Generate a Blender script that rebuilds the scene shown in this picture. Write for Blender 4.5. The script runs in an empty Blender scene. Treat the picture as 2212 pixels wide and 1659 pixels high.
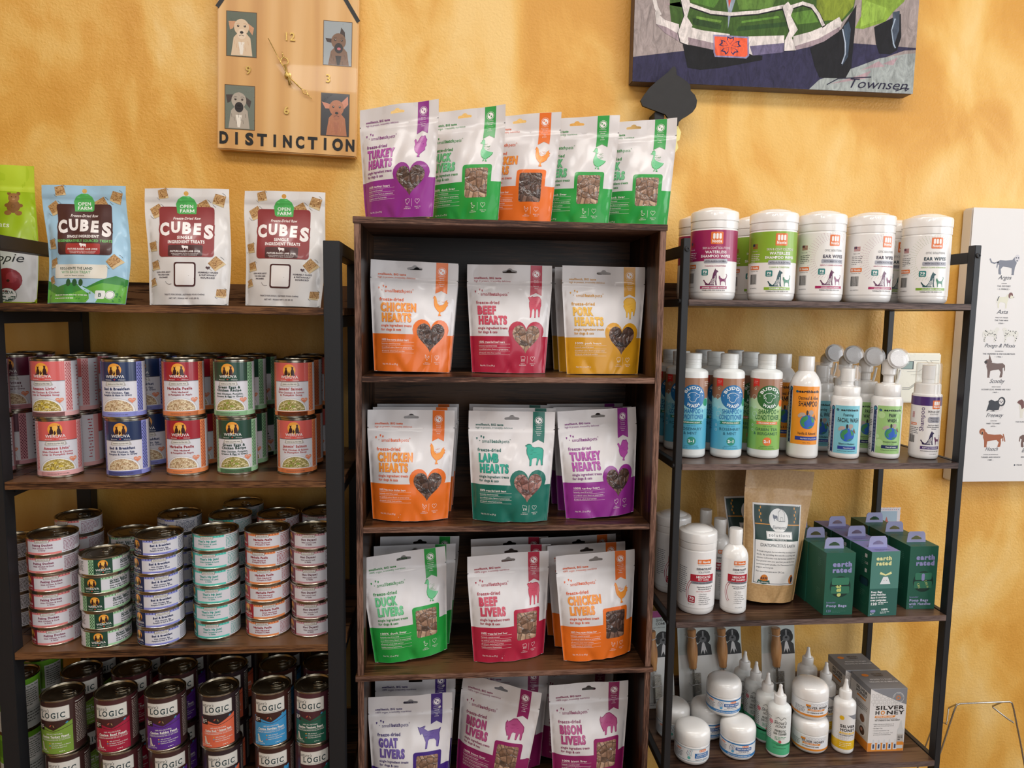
import bpy, bmesh, math, random
import numpy as np
from mathutils import Vector, Matrix
from mathutils.geometry import tessellate_polygon

SC = bpy.context.scene
COL = SC.collection
PI = math.pi

# ------------------------------------------------------------------ camera
def make_camera():
    yaw, pit, roll, f = .0915, .1010, .0145, 1510.0
    cy, sy, ct, st = math.cos(yaw), math.sin(yaw), math.cos(pit), math.sin(pit)
    fwd = Vector((sy*ct, cy*ct, -st)); right = Vector((cy, -sy, 0)); up = right.cross(fwd)
    r2 = math.cos(roll)*right + math.sin(roll)*up
    u2 = -math.sin(roll)*right + math.cos(roll)*up
    cam = bpy.data.cameras.new('camera'); o = bpy.data.objects.new('camera', cam); COL.objects.link(o)
    cam.sensor_width = 36; cam.lens = 36*f/2212; cam.clip_start = .05
    o.matrix_world = Matrix(((r2.x, u2.x, -fwd.x, 0), (r2.y, u2.y, -fwd.y, 0), (r2.z, u2.z, -fwd.z, 1.45), (0, 0, 0, 1)))
    SC.camera = o
make_camera()

# ------------------------------------------------------------------ world, light, exposure
w = bpy.data.worlds.new('world'); SC.world = w; w.use_nodes = True
bg = w.node_tree.nodes['Background']; bg.inputs[0].default_value = (.88, .94, 1, 1); bg.inputs[1].default_value = .12
def area(name, loc, target, sx, sy, power, col):
    l = bpy.data.lights.new(name, 'AREA'); l.shape = 'RECTANGLE'; l.size = sx; l.size_y = sy; l.energy = power; l.color = col
    o = bpy.data.objects.new(name, l); COL.objects.link(o); o.location = loc
    o.rotation_euler = (Vector(target)-Vector(loc)).to_track_quat('-Z', 'Y').to_euler()
for k, (x, y) in enumerate(((2.95, -.9), (3.25, .05), (3.45, .95))):      # panes of the shop window to the right
    area('window_light', (x, y, 1.75), (.4, 1.5, 1.35), .8, 1.7, (22, 22, 13)[k], (.93, .96, 1))
for x, y in ((-1.1, .45), (.0, .45), (1.1, .45), (-.6, -1.5), (.9, -1.5)):            # ceiling panels
    area('ceiling_light', (x, y, 2.93), (x, y, 0), .9, .5, 12.5 if y > 0 else 16, (1, .965, .92))
area('front_window_light', (1.2, -3.4, 1.6), (.3, 1.6, 1.4), 2.6, 1.8, 28, (.95, .97, 1))
vs = SC.view_settings
vs.view_transform = 'Standard'; vs.look = 'None'; vs.exposure = 0.0; vs.gamma = 1; vs.use_curve_mapping = False
SC.cycles.transparent_max_bounces = 24 if hasattr(SC, 'cycles') else 8

# ------------------------------------------------------------------ materials
def lin(h):
    h = h.lstrip('#'); c = [int(h[i:i+2], 16)/255 for i in (0, 2, 4)]
    return tuple(x/12.92 if x <= .04045 else ((x+.055)/1.055)**2.4 for x in c)+(1,)
MATS = {}
def newmat(name):
    m = bpy.data.materials.new(name); m.use_nodes = True
    return m, m.node_tree.nodes, m.node_tree.links, m.node_tree.nodes['Principled BSDF']
def N(nt, typ, **kw):
    n = nt.new(typ)
    for k, v in kw.items():
        if hasattr(n, k) and not k[0].isupper(): setattr(n, k, v)
        else: n.inputs[k.replace('_', ' ')].default_value = v
    return n
def ramp(nt, stops):
    r = nt.new('ShaderNodeValToRGB'); e = r.color_ramp.elements
    while len(e) < len(stops): e.new(.5)
    for q, (p, c) in zip(e, stops): q.position = p; q.color = lin(c)
    return r
FIN = {'matte': (.62, 0), 'gloss': (.34, .35), 'satin': (.45, .12), 'plastic': (.28, .4), 'paint': (.6, 0)}
def cmat(key):
    """plain coloured print or plastic with faint procedural unevenness; key = 'hex' or 'hex:finish' or '@special'"""
    if key in MATS: return MATS[key]
    if key[0] == '@': return special(key)
    h, fin = (key.split(':')+['gloss'])[:2]
    m, n, l, b = newmat('print_'+h+'_'+fin)
    ro, coat = FIN[fin]
    b.inputs['Base Color'].default_value = lin(h); b.inputs['Coat Weight'].default_value = coat; b.inputs['Coat Roughness'].default_value = .12
    tc = n.new('ShaderNodeTexCoord'); no = N(n, 'ShaderNodeTexNoise', Scale=60.0, Detail=2.0)
    mr = N(n, 'ShaderNodeMapRange'); mr.inputs['To Min'].default_value = ro-.05; mr.inputs['To Max'].default_value = ro+.07
    l.new(tc.outputs['Object'], no.inputs['Vector']); l.new(no.outputs['Fac'], mr.inputs['Value']); l.new(mr.outputs['Result'], b.inputs['Roughness'])
    if fin == 'paint':      # brushed acrylic: streaky tone and ridges
        mp = n.new('ShaderNodeMapping'); mp.inputs['Scale'].default_value = (1, 1, .35); mp.inputs['Rotation'].default_value = (0, .5, 0); l.new(tc.outputs['Object'], mp.inputs['Vector'])
        n2 = N(n, 'ShaderNodeTexNoise', Scale=55.0, Detail=6.0, Roughness=.7, Distortion=1.5); l.new(mp.outputs['Vector'], n2.inputs['Vector'])
        mr2 = N(n, 'ShaderNodeMapRange'); mr2.inputs['From Min'].default_value = .3; mr2.inputs['From Max'].default_value = .7; mr2.inputs['To Min'].default_value = .55; mr2.inputs['To Max'].default_value = 1.4; l.new(n2.outputs['Fac'], mr2.inputs['Value'])
        mc = N(n, 'ShaderNodeMix', data_type='RGBA', blend_type='MULTIPLY'); mc.inputs[0].default_value = 1; mc.inputs[6].default_value = lin(h); l.new(mr2.outputs['Result'], mc.inputs[7]); l.new(mc.outputs[2], b.inputs['Base Color'])
        bp = n.new('ShaderNodeBump'); bp.inputs['Strength'].default_value = .4; bp.inputs['Distance'].default_value = .001; l.new(n2.outputs['Fac'], bp.inputs['Height']); l.new(bp.outputs['Normal'], b.inputs['Normal']); b.inputs['Specular IOR Level'].default_value = .25
    MATS[key] = m
    return m
def special(key):
    m, n, l, b = newmat(key[1:])
    tc = n.new('ShaderNodeTexCoord')
    def bump(src, st, dist=.001):
        bp = n.new('ShaderNodeBump'); bp.inputs['Strength'].default_value = st; bp.inputs['Distance'].default_value = dist
        l.new(src, bp.inputs['Height']); l.new(bp.outputs['Normal'], b.inputs['Normal'])
    if key.startswith('@treat'):
        pal = {'@treat': ('2a1a14', '5b3f34', '8a6a5a'), '@treat_pale': ('5a3f30', 'a07b62', 'c8a68a'), '@treat_pink': ('5a2f2a', '9c6a60', 'c79488')}[key]
        v = N(n, 'ShaderNodeTexVoronoi', Scale=78.0); v.inputs['Randomness'].default_value = 1
        v2 = N(n, 'ShaderNodeTexVoronoi', Scale=78.0, feature='DISTANCE_TO_EDGE')
        no = N(n, 'ShaderNodeTexNoise', Scale=240.0, Detail=4.0)
        mp = n.new('ShaderNodeMapping'); mp.inputs['Scale'].default_value = (1, .3, .8)
        l.new(tc.outputs['Object'], mp.inputs['Vector'])
        for q in (v, v2, no): l.new(mp.outputs['Vector'], q.inputs['Vector'])
        mx = N(n, 'ShaderNodeMath', operation='MULTIPLY'); mx.inputs[1].default_value = .6
        sp = n.new('ShaderNodeSeparateColor'); l.new(v.outputs['Color'], sp.inputs[0]); l.new(sp.outputs[0], mx.inputs[0])
        ad = N(n, 'ShaderNodeMath', operation='MULTIPLY_ADD'); l.new(no.outputs['Fac'], ad.inputs[0]); ad.inputs[1].default_value = .5; l.new(mx.outputs[0], ad.inputs[2])
        r = ramp(n, [(.15, pal[0]), (.5, pal[1]), (.85, pal[2])]); l.new(ad.outputs[0], r.inputs['Fac'])
        ed = N(n, 'ShaderNodeMapRange'); ed.inputs['From Max'].default_value = .09; ed.inputs['To Min'].default_value = .25; l.new(v2.outputs['Distance'], ed.inputs['Value'])
        mc = N(n, 'ShaderNodeMix', data_type='RGBA', blend_type='MULTIPLY'); mc.inputs[0].default_value = 1
        l.new(r.outputs['Color'], mc.inputs[6]); l.new(ed.outputs['Result'], mc.inputs[7]); l.new(mc.outputs[2], b.inputs['Base Color'])
        b.inputs['Roughness'].default_value = .55; b.inputs['Coat Weight'].default_value = 1; b.inputs['Coat Roughness'].default_value = .05
        cn = N(n, 'ShaderNodeTexNoise', Scale=38.0, Detail=2.0, Distortion=1.5); l.new(tc.outputs['Object'], cn.inputs['Vector'])
        cb = n.new('ShaderNodeBump'); cb.inputs['Strength'].default_value = .9; cb.inputs['Distance'].default_value = .012
        l.new(cn.outputs['Fac'], cb.inputs['Height']); l.new(cb.outputs['Normal'], b.inputs['Coat Normal'])
        bump(v2.outputs['Distance'], .8, .004)
    elif key.startswith('@food'):
        pal = {'@food_yellow': ('6a5a22', 'b79d3f', 'e6d79a'), '@food_pale': ('7a5a3c', 'cfae85', 'f0e2c4'), '@food_mix': ('5a5a25', 'a99a55', 'dccf9c')}[key]
        no = N(n, 'ShaderNodeTexNoise', Scale=190.0, Detail=4.0, Distortion=3.0); l.new(tc.outputs['Object'], no.inputs['Vector'])
        r = ramp(n, [(.34, pal[0]), (.5, pal[1]), (.64, pal[2])]); l.new(no.outputs['Fac'], r.inputs['Fac']); l.new(r.outputs['Color'], b.inputs['Base Color'])
        b.inputs['Roughness'].default_value = .4
    elif key == '@biscuit':
        no = N(n, 'ShaderNodeTexNoise', Scale=500.0, Detail=3.0); l.new(tc.outputs['Object'], no.inputs['Vector'])
        r = ramp(n, [(.36, '7a4f2a'), (.48, 'b58a55'), (.7, 'cfab76')]); l.new(no.outputs['Fac'], r.inputs['Fac']); l.new(r.outputs['Color'], b.inputs['Base Color'])
        b.inputs['Roughness'].default_value = .5
    elif key in ('@can_metal', '@lid_metal', '@steel', '@gold'):
        c, ro = {'@can_metal': ('b9b1a0', .22), '@lid_metal': ('a59a84', .3), '@steel': ('b4b2ae', .25), '@gold': ('d9b86a', .25)}[key]
        b.inputs['Metallic'].default_value = .65 if key == '@gold' else 1; b.inputs['Base Color'].default_value = lin(c)
        no = N(n, 'ShaderNodeTexNoise', Scale=90.0, Detail=3.0); l.new(tc.outputs['Object'], no.inputs['Vector'])
        mr = N(n, 'ShaderNodeMapRange'); mr.inputs['To Min'].default_value = ro-.06; mr.inputs['To Max'].default_value = ro+.1
        l.new(no.outputs['Fac'], mr.inputs['Value']); l.new(mr.outputs['Result'], b.inputs['Roughness'])
    elif key == '@black_metal':
        b.inputs['Base Color'].default_value = lin('1b1c1f'); b.inputs['Roughness'].default_value = .48
        no = N(n, 'ShaderNodeTexNoise', Scale=900.0, Detail=2.0); l.new(tc.outputs['Object'], no.inputs['Vector']); bump(no.outputs['Fac'], .25, .0004)
    elif key == '@clear':
        n.remove(b); out = n['Material Output']
        tr = n.new('ShaderNodeBsdfTransparent'); tr.inputs[0].default_value = (.98, .98, .98, 1)
        gl = n.new('ShaderNodeBsdfGlossy'); gl.inputs['Roughness'].default_value = .06
        df = n.new('ShaderNodeBsdfDiffuse'); df.inputs[0].default_value = (.9, .9, .9, 1)
        lw = n.new('ShaderNodeLayerWeight'); lw.inputs['Blend'].default_value = .2
        m1 = n.new('ShaderNodeMixShader'); m2 = n.new('ShaderNodeMixShader'); m2.inputs[0].default_value = .16
        l.new(tr.outputs[0], m2.inputs[1]); l.new(df.outputs[0], m2.inputs[2])
        mu = N(n, 'ShaderNodeMath', operation='MULTIPLY'); mu.inputs[1].default_value = .45; l.new(lw.outputs['Facing'], mu.inputs[0]); l.new(mu.outputs[0], m1.inputs[0]); l.new(m2.outputs[0], m1.inputs[1]); l.new(gl.outputs[0], m1.inputs[2]); l.new(m1.outputs[0], out.inputs[0])
    elif key == '@frosted':
        b.inputs['Base Color'].default_value = lin('e8eae8'); b.inputs['Roughness'].default_value = .35; b.inputs['Subsurface Weight'].default_value = .3
        b.inputs['Subsurface Radius'].default_value = (.01, .01, .01); b.inputs['Coat Weight'].default_value = .2
    elif key == '@white_plastic':
        b.inputs['Base Color'].default_value = lin('ebe9e6'); b.inputs['Roughness'].default_value = .25; b.inputs['Coat Weight'].default_value = .4
        no = N(n, 'ShaderNodeTexNoise', Scale=30.0, Detail=2.0); l.new(tc.outputs['Object'], no.inputs['Vector']); bump(no.outputs['Fac'], .15, .0006)
    elif key == '@wrapped':      # white plastic under crinkled clear film
        b.inputs['Base Color'].default_value = lin('efece9'); b.inputs['Roughness'].default_value = .3; b.inputs['Coat Weight'].default_value = 1; b.inputs['Coat Roughness'].default_value = .04
        mp = n.new('ShaderNodeMapping'); mp.inputs['Scale'].default_value = (1, 1, .25); l.new(tc.outputs['Object'], mp.inputs['Vector'])
        cn = N(n, 'ShaderNodeTexNoise', Scale=170.0, Detail=3.0); l.new(mp.outputs['Vector'], cn.inputs['Vector'])
        cb = n.new('ShaderNodeBump'); cb.inputs['Strength'].default_value = .35; cb.inputs['Distance'].default_value = .002
        l.new(cn.outputs['Fac'], cb.inputs['Height']); l.new(cb.outputs['Normal'], b.inputs['Coat Normal'])
    elif key == '@kraft':
        no = N(n, 'ShaderNodeTexNoise', Scale=220.0, Detail=5.0); l.new(tc.outputs['Object'], no.inputs['Vector'])
        r = ramp(n, [(.3, 'b8915f'), (.7, 'c9a473')]); l.new(no.outputs['Fac'], r.inputs['Fac']); l.new(r.outputs['Color'], b.inputs['Base Color']); b.inputs['Roughness'].default_value = .5; b.inputs['Coat Weight'].default_value = .1
    elif key in ('@pine', '@comb_wood'):
        pal = (('c48f52', 'd8a767', 'e2b67b') if key == '@pine' else ('b07a4b', 'c8935f', 'd9aa78'))
        mp = n.new('ShaderNodeMapping'); mp.inputs['Scale'].default_value = (1, 1, .05) if key == '@pine' else (1, 1, .12); l.new(tc.outputs['Object'], mp.inputs['Vector'])
        no = N(n, 'ShaderNodeTexNoise', Scale=16.0 if key == '@pine' else 120.0, Detail=3.0, Distortion=.6); l.new(mp.outputs['Vector'], no.inputs['Vector'])
        wv = N(n, 'ShaderNodeTexWave', Scale=5.0, Distortion=5.0, Detail=2.0); wv.bands_direction = 'X'; l.new(mp.outputs['Vector'], wv.inputs['Vector'])
        ad = N(n, 'ShaderNodeMath', operation='MULTIPLY_ADD'); l.new(wv.outputs['Fac'], ad.inputs[0]); ad.inputs[1].default_value = .22; l.new(no.outputs['Fac'], ad.inputs[2])
        r = ramp(n, [(.35, pal[0]), (.6, pal[1]), (.85, pal[2])]); l.new(ad.outputs[0], r.inputs['Fac']); l.new(r.outputs['Color'], b.inputs['Base Color'])
        b.inputs['Roughness'].default_value = .42; b.inputs['Coat Weight'].default_value = .25
    elif key == '@foam':
        b.inputs['Base Color'].default_value = lin('f6f6f8'); b.inputs['Roughness'].default_value = .4
        v = N(n, 'ShaderNodeTexVoronoi', Scale=700.0); l.new(tc.outputs['Object'], v.inputs['Vector']); bump(v.outputs['Distance'], .6, .001)
    elif key == '@canvas':
        b.inputs['Base Color'].default_value = lin('e3e0de'); b.inputs['Roughness'].default_value = .75
        no = N(n, 'ShaderNodeTexNoise', Scale=900.0, Detail=2.0); l.new(tc.outputs['Object'], no.inputs['Vector']); bump(no.outputs['Fac'], .3, .0005)
    elif key == '@paint':
        b.inputs['Base Color'].default_value = lin('8d8087'); b.inputs['Roughness'].default_value = .5
    MATS[key] = m
    return m
def wood(name, cols, axis, grain=70., blotch=.5, rough=.42, bump=.25):
    """wood-print board, grain along axis 0/1/2"""
    if name in MATS: return MATS[name]
    m, n, l, b = newmat(name)
    tc = n.new('ShaderNodeTexCoord'); mp = n.new('ShaderNodeMapping'); sc = [1, 1, 1]; sc[axis] = .045; mp.inputs['Scale'].default_value = sc
    l.new(tc.outputs['Object'], mp.inputs['Vector'])
    n1 = N(n, 'ShaderNodeTexNoise', Scale=grain*11, Detail=5.0, Roughness=.65); n2 = N(n, 'ShaderNodeTexNoise', Scale=grain*.9, Detail=3.0, Distortion=.8)
    sc2 = [1, 1, 1]; sc2[axis] = .3
    mp2 = n.new('ShaderNodeMapping'); mp2.inputs['Scale'].default_value = sc2; l.new(tc.outputs['Object'], mp2.inputs['Vector'])
    n3 = N(n, 'ShaderNodeTexNoise', Scale=9.0, Detail=4.0)
    l.new(mp.outputs['Vector'], n1.inputs['Vector']); l.new(mp.outputs['Vector'], n2.inputs['Vector']); l.new(mp2.outputs['Vector'], n3.inputs['Vector'])
    a = N(n, 'ShaderNodeMath', operation='MULTIPLY_ADD'); l.new(n1.outputs['Fac'], a.inputs[0]); a.inputs[1].default_value = .55; 
    c = N(n, 'ShaderNodeMath', operation='MULTIPLY'); l.new(n2.outputs['Fac'], c.inputs[0]); c.inputs[1].default_value = .45; l.new(c.outputs[0], a.inputs[2])
    a2 = N(n, 'ShaderNodeMath', operation='MULTIPLY_ADD'); l.new(n3.outputs['Fac'], a2.inputs[0]); a2.inputs[1].default_value = blotch; l.new(a.outputs[0], a2.inputs[2])
    o = .5*blotch
    q_ = .065+.05*blotch; r = ramp(n, [(.5-q_+o, cols[0]), (.5+o, cols[1]), (.5+q_+o, cols[2])]); l.new(a2.outputs[0], r.inputs['Fac']); l.new(r.outputs['Color'], b.inputs['Base Color'])
    b.inputs['Roughness'].default_value = rough; b.inputs['Specular IOR Level'].default_value = .3
    bp = n.new('ShaderNodeBump'); bp.inputs['Strength'].default_value = bump; bp.inputs['Distance'].default_value = .0008
    l.new(n1.outputs['Fac'], bp.inputs['Height']); l.new(bp.outputs['Normal'], b.inputs['Normal'])
    MATS[name] = m
    return m
def wall_paint():
    m, n, l, b = newmat('ochre_wall_paint')
    tc = n.new('ShaderNodeTexCoord'); mp = n.new('ShaderNodeMapping'); mp.inputs['Rotation'].default_value = (0, .6, 0); mp.inputs['Scale'].default_value = (1, 1, .55)
    l.new(tc.outputs['Object'], mp.inputs['Vector'])
    a = N(n, 'ShaderNodeTexNoise', Scale=4.6, Detail=4.0, Roughness=.5, Distortion=.8); l.new(mp.outputs['Vector'], a.inputs['Vector'])
    c = N(n, 'ShaderNodeTexNoise', Scale=9.0, Detail=3.0, Distortion=.8); l.new(mp.outputs['Vector'], c.inputs['Vector'])
    s = N(n, 'ShaderNodeMath', operation='MULTIPLY_ADD'); l.new(c.outputs['Fac'], s.inputs[0]); s.inputs[1].default_value = .35; l.new(a.outputs['Fac'], s.inputs[2])
    r = ramp(n, [(.52, 'd59a3c'), (.63, 'dea64a'), (.70, 'e5b45c'), (.77, 'e9bc69'), (.86, 'edc67c')]); l.new(s.outputs[0], r.inputs['Fac']); l.new(r.outputs['Color'], b.inputs['Base Color'])
    b.inputs['Roughness'].default_value = .5
    v = N(n, 'ShaderNodeTexNoise', Scale=170.0, Detail=3.0, Roughness=.5, Distortion=.4); l.new(tc.outputs['Object'], v.inputs['Vector'])
    bp = n.new('ShaderNodeBump'); bp.inputs['Strength'].default_value = .36; bp.inputs['Distance'].default_value = .0035
    l.new(v.outputs['Fac'], bp.inputs['Height']); l.new(bp.outputs['Normal'], b.inputs['Normal'])
    return m

# ------------------------------------------------------------------ object helpers
def empty(name, label, cat, loc, rot=(0, 0, 0), group=None, kind=None):
    o = bpy.data.objects.new(name, None); COL.objects.link(o); o.location = loc; o.rotation_euler = rot; o.empty_display_size = .02
    return tag(o, label, cat, group, kind)
def tag(o, label=None, cat=None, group=None, kind=None):
    if label: o['label'] = label
    if cat: o['category'] = cat
    if group: o['group'] = group
    if kind: o['kind'] = kind
    return o
def put(name, mesh, parent=None, loc=(0, 0, 0), label=None, rot=(0, 0, 0)):
    o = bpy.data.objects.new(name, mesh); COL.objects.link(o); o.parent = parent; o.location = loc; o.rotation_euler = rot
    if label: o['label'] = label
    return o
def place(name, spec, label, cat, loc, rot=(0, 0, 0), group=None):
    """spec: list of (part name, mesh, [sub-parts]); meshes are shared between repeats"""
    root = empty(name, label, cat, loc, rot, group)
    for p in spec:
        q = put(p[0], p[1], root)
        for s in (p[2] if len(p) > 2 else []): put(s[0], s[1], q)
    return root
def finish(bm, name, mats, smooth=None):
    me = bpy.data.meshes.new(name); bmesh.ops.recalc_face_normals(bm, faces=bm.faces[:]); bm.to_mesh(me); bm.free()
    for m in mats: me.materials.append(m if not isinstance(m, str) else cmat(m))
    if smooth is not None:
        me.shade_smooth(); me.set_sharp_from_angle(angle=math.radians(smooth))
    return me
def boxes(name, bl, mats, bevel=.0006):
    """bl: (x0,x1,y0,y1,z0,z1[,mat index]) in metres"""
    bm = bmesh.new()
    for q in bl:
        x0, x1, y0, y1, z0, z1 = q[:6]; mi = q[6] if len(q) > 6 else 0
        r = bmesh.ops.create_cube(bm, size=1)
        for v in r['verts']: v.co = Vector(((x0+x1)/2+v.co.x*(x1-x0), (y0+y1)/2+v.co.y*(y1-y0), (z0+z1)/2+v.co.z*(z1-z0)))
        fs = {f for v in r['verts'] for f in v.link_faces}
        for f in fs: f.material_index = mi
        if bevel: bmesh.ops.bevel(bm, geom=list({e for v in r['verts'] for e in v.link_edges}), offset=bevel, segments=2, affect='EDGES')
    return finish(bm, name, mats, 40)
def lathe(name, prof, mats, n=40, smooth=38):
    """prof: [(r, z, mat index of the segment that follows)] in mm, turned about z"""
    bm = bmesh.new(); rings = []
    for p in prof:
        r, z = p[0]/1000, p[1]/1000
        rings.append([bm.verts.new((0, 0, z))] if r < 1e-6 else [bm.verts.new((r*math.sin(2*PI*k/n), -r*math.cos(2*PI*k/n), z)) for k in range(n)])
    for i in range(len(prof)-1):
        a, b = rings[i], rings[i+1]; mi = prof[i][2] if len(prof[i]) > 2 else 0
        for k in range(n):
            k2 = (k+1) % n
            if len(a) == 1 and len(b) == 1: continue
            vs_ = [a[0], b[k], b[k2]] if len(a) == 1 else ([a[k], a[k2], b[0]] if len(b) == 1 else [a[k], a[k2], b[k2], b[k]])
            f = bm.faces.new(vs_); f.material_index = mi
    return finish(bm, name, mats, smooth)
def tube(name, pts, r, mat, n=8, closed=False):
    bm = bmesh.new(); P = [Vector(p) for p in pts]; rings = []; m = len(P)
    for i, p in enumerate(P):
        if closed: d = P[(i+1) % m]-P[i-1]
        else: d = P[min(i+1, m-1)]-P[max(i-1, 0)]
        d.normalize(); a = d.orthogonal() if not rings else (rings_a - rings_a.dot(d)*d); a.normalize(); rings_a = a; b = d.cross(a)
        rings.append([bm.verts.new(p+r*(math.cos(2*PI*k/n)*a+math.sin(2*PI*k/n)*b)) for k in range(n)])
    for i in range(m if closed else m-1):
        A, B = rings[i], rings[(i+1) % m]
        for k in range(n): bm.faces.new((A[k], A[(k+1) % n], B[(k+1) % n], B[k]))
    if not closed: bm.faces.new(rings[0]); bm.faces.new(rings[-1])
    return finish(bm, name, [mat], 60)
def prism(name, loops, y0, y1, mat, bevel=0):
    """outline(s) in x,z (metres), given thickness in y"""
    bm = bmesh.new(); flat = [Vector((x, z, 0)) for lp in loops for x, z in lp]
    tri = tessellate_polygon([[Vector((x, z, 0)) for x, z in lp] for lp in loops])
    A = [bm.verts.new((v.x, y0, v.y)) for v in flat]; B = [bm.verts.new((v.x, y1, v.y)) for v in flat]
    for t in tri: bm.faces.new([A[i] for i in t]); bm.faces.new([B[i] for i in reversed(t)])
    o = 0
    for lp in loops:
        m = len(lp)
        for k in range(m): bm.faces.new((A[o+k], A[o+(k+1) % m], B[o+(k+1) % m], B[o+k]))
        o += m
    return finish(bm, name, [mat], 30)
# ------------------------------------------------------------------ printed artwork (flat shapes in mm, laid onto a surface)
_fc = bpy.data.curves.new('type', 'FONT'); _fo = bpy.data.objects.new('type', _fc); COL.objects.link(_fo); _fc.resolution_u = 3
GL = {}
def _mesh_of(body, off):
    _fc.body = body; _fc.offset = off; bpy.context.view_layer.update()
    m = bpy.data.meshes.new_from_object(_fo)
    v = np.array([q.co[:2] for q in m.vertices]).reshape(-1, 2); f = [tuple(p.vertices) for p in m.polygons]
    bpy.data.meshes.remove(m)
    return v, f
def glyph(ch, b):
    k = (ch, b)
    if k not in GL:
        v, f = _mesh_of(ch, b) if ch != ' ' else (np.zeros((0, 2)), [])
        w2 = _mesh_of('I'+ch+'I', 0)[0][:, 0]; w1 = _mesh_of('II', 0)[0][:, 0]
        if ch == 'M' and b > 0:      # the weight setting folds this letter over itself, so it is drawn by hand
            s_ = .098+2*b; W = .80+2*b; H0, H1 = -b, .682+b; hh = H1-H0; c_ = W/2
            v = np.array([(0, 0), (s_, 0), (s_, .58*hh), (c_, .08*hh), (W-s_, .58*hh), (W-s_, 0), (W, 0), (W, hh), (W-s_*1.05, hh), (c_, .44*hh+.0), (s_*1.05, hh), (0, hh)])
            f = [tuple(t) for t in tessellate_polygon([[Vector((p[0], p[1], 0)) for p in v]])]; v = v+np.array([.06-b, H0])
        GL[k] = (v, f, (w2.max()-w2.min())-(w1.max()-w1.min()))
    return GL[k]
CAP = .682
def S(s): return [tuple(float(x) for x in p.split(',')) for p in s.split()]
SH = dict(
 chicken=S('2,88 8,95 6,100 14,98 20,92 24,80 30,62 45,52 60,55 72,62 78,75 90,82 88,72 98,68 92,60 97,54 88,48 82,35 68,25 52,20 50,8 58,2 44,2 40,0 38,6 42,10 42,20 30,28 16,42 10,55 8,70 8,84'),
 duck=S('0,82 10,86 12,94 22,99 32,94 34,84 30,70 32,56 44,50 62,44 80,40 98,38 92,30 80,22 64,14 56,12 56,4 62,0 48,1 50,10 42,12 40,3 30,1 36,8 36,13 22,20 14,32 12,46 18,58 22,70 20,80 10,81'),
 beef=S('0,92 10,97 20,94 30,99 40,94 52,96 70,98 86,94 96,82 98,55 94,50 92,30 90,4 80,4 80,28 74,40 66,42 60,30 60,2 50,0 50,28 46,40 36,42 30,28 26,2 16,0 18,30 10,50 8,70 12,76 6,84'),
 pork=S('4,78 12,88 30,98 60,100 85,94 98,78 98,50 92,36 88,18 78,16 78,34 64,36 60,20 58,2 46,0 46,22 40,34 34,28 30,8 20,8 22,30 12,46 2,60 8,66'),
 lamb=S('0,92 8,96 14,100 26,100 34,96 38,88 50,84 70,86 90,82 98,72 98,50 96,30 98,4 90,3 88,20 82,36 74,24 70,4 62,4 66,26 64,38 46,36 38,30 36,2 26,0 26,26 18,42 10,56 8,72 10,84'),
 turkey=S('2,80 10,88 18,84 24,70 34,78 44,92 56,100 70,98 84,100 92,88 100,80 94,66 98,54 88,46 90,34 76,26 60,16 52,4 60,0 44,0 36,2 44,8 42,16 26,22 14,34 10,50 14,62 8,72'),
 goat=S('0,98 10,92 22,96 34,100 26,90 32,84 44,76 60,78 80,80 92,82 100,90 98,76 94,64 96,40 92,4 84,4 84,28 74,40 52,40 46,34 42,2 34,0 36,30 30,44 24,60 18,70 12,62 8,74 4,84'),
 bison=S('0,70 6,84 12,78 22,84 36,96 54,100 70,90 88,76 98,66 100,44 96,34 96,6 88,4 86,28 78,36 74,20 70,4 62,4 62,34 46,36 40,28 36,2 26,0 26,20 18,16 12,30 4,46'),
 catsit=S('20,0 80,0 90,20 80,50 65,65 68,80 72,100 60,90 42,90 30,100 32,80 36,65 22,50 10,20'),
 dogsit=S('0,2 2,22 12,12 26,8 40,22 52,44 58,70 66,88 74,100 78,92 90,88 98,80 86,76 84,66 86,48 84,26 88,4 94,0 78,0 76,20 70,26 66,6 72,0 30,0 10,0'),
 catstand=S('0,66 4,74 0,84 8,82 16,84 20,70 40,58 66,58 80,66 92,84 88,96 78,98 90,100 100,90 96,72 84,52 86,20 90,2 82,0 76,28 60,36 36,36 28,24 28,2 20,0 16,30 10,50'),
 heart=[(50+46*math.sin(t)**3*1.06, 54+3*(13*math.cos(t)-5*math.cos(2*t)-2*math.cos(3*t)-math.cos(4*t))) for t in [2*PI*k/40 for k in range(40)]],
 paw=None)
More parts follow.
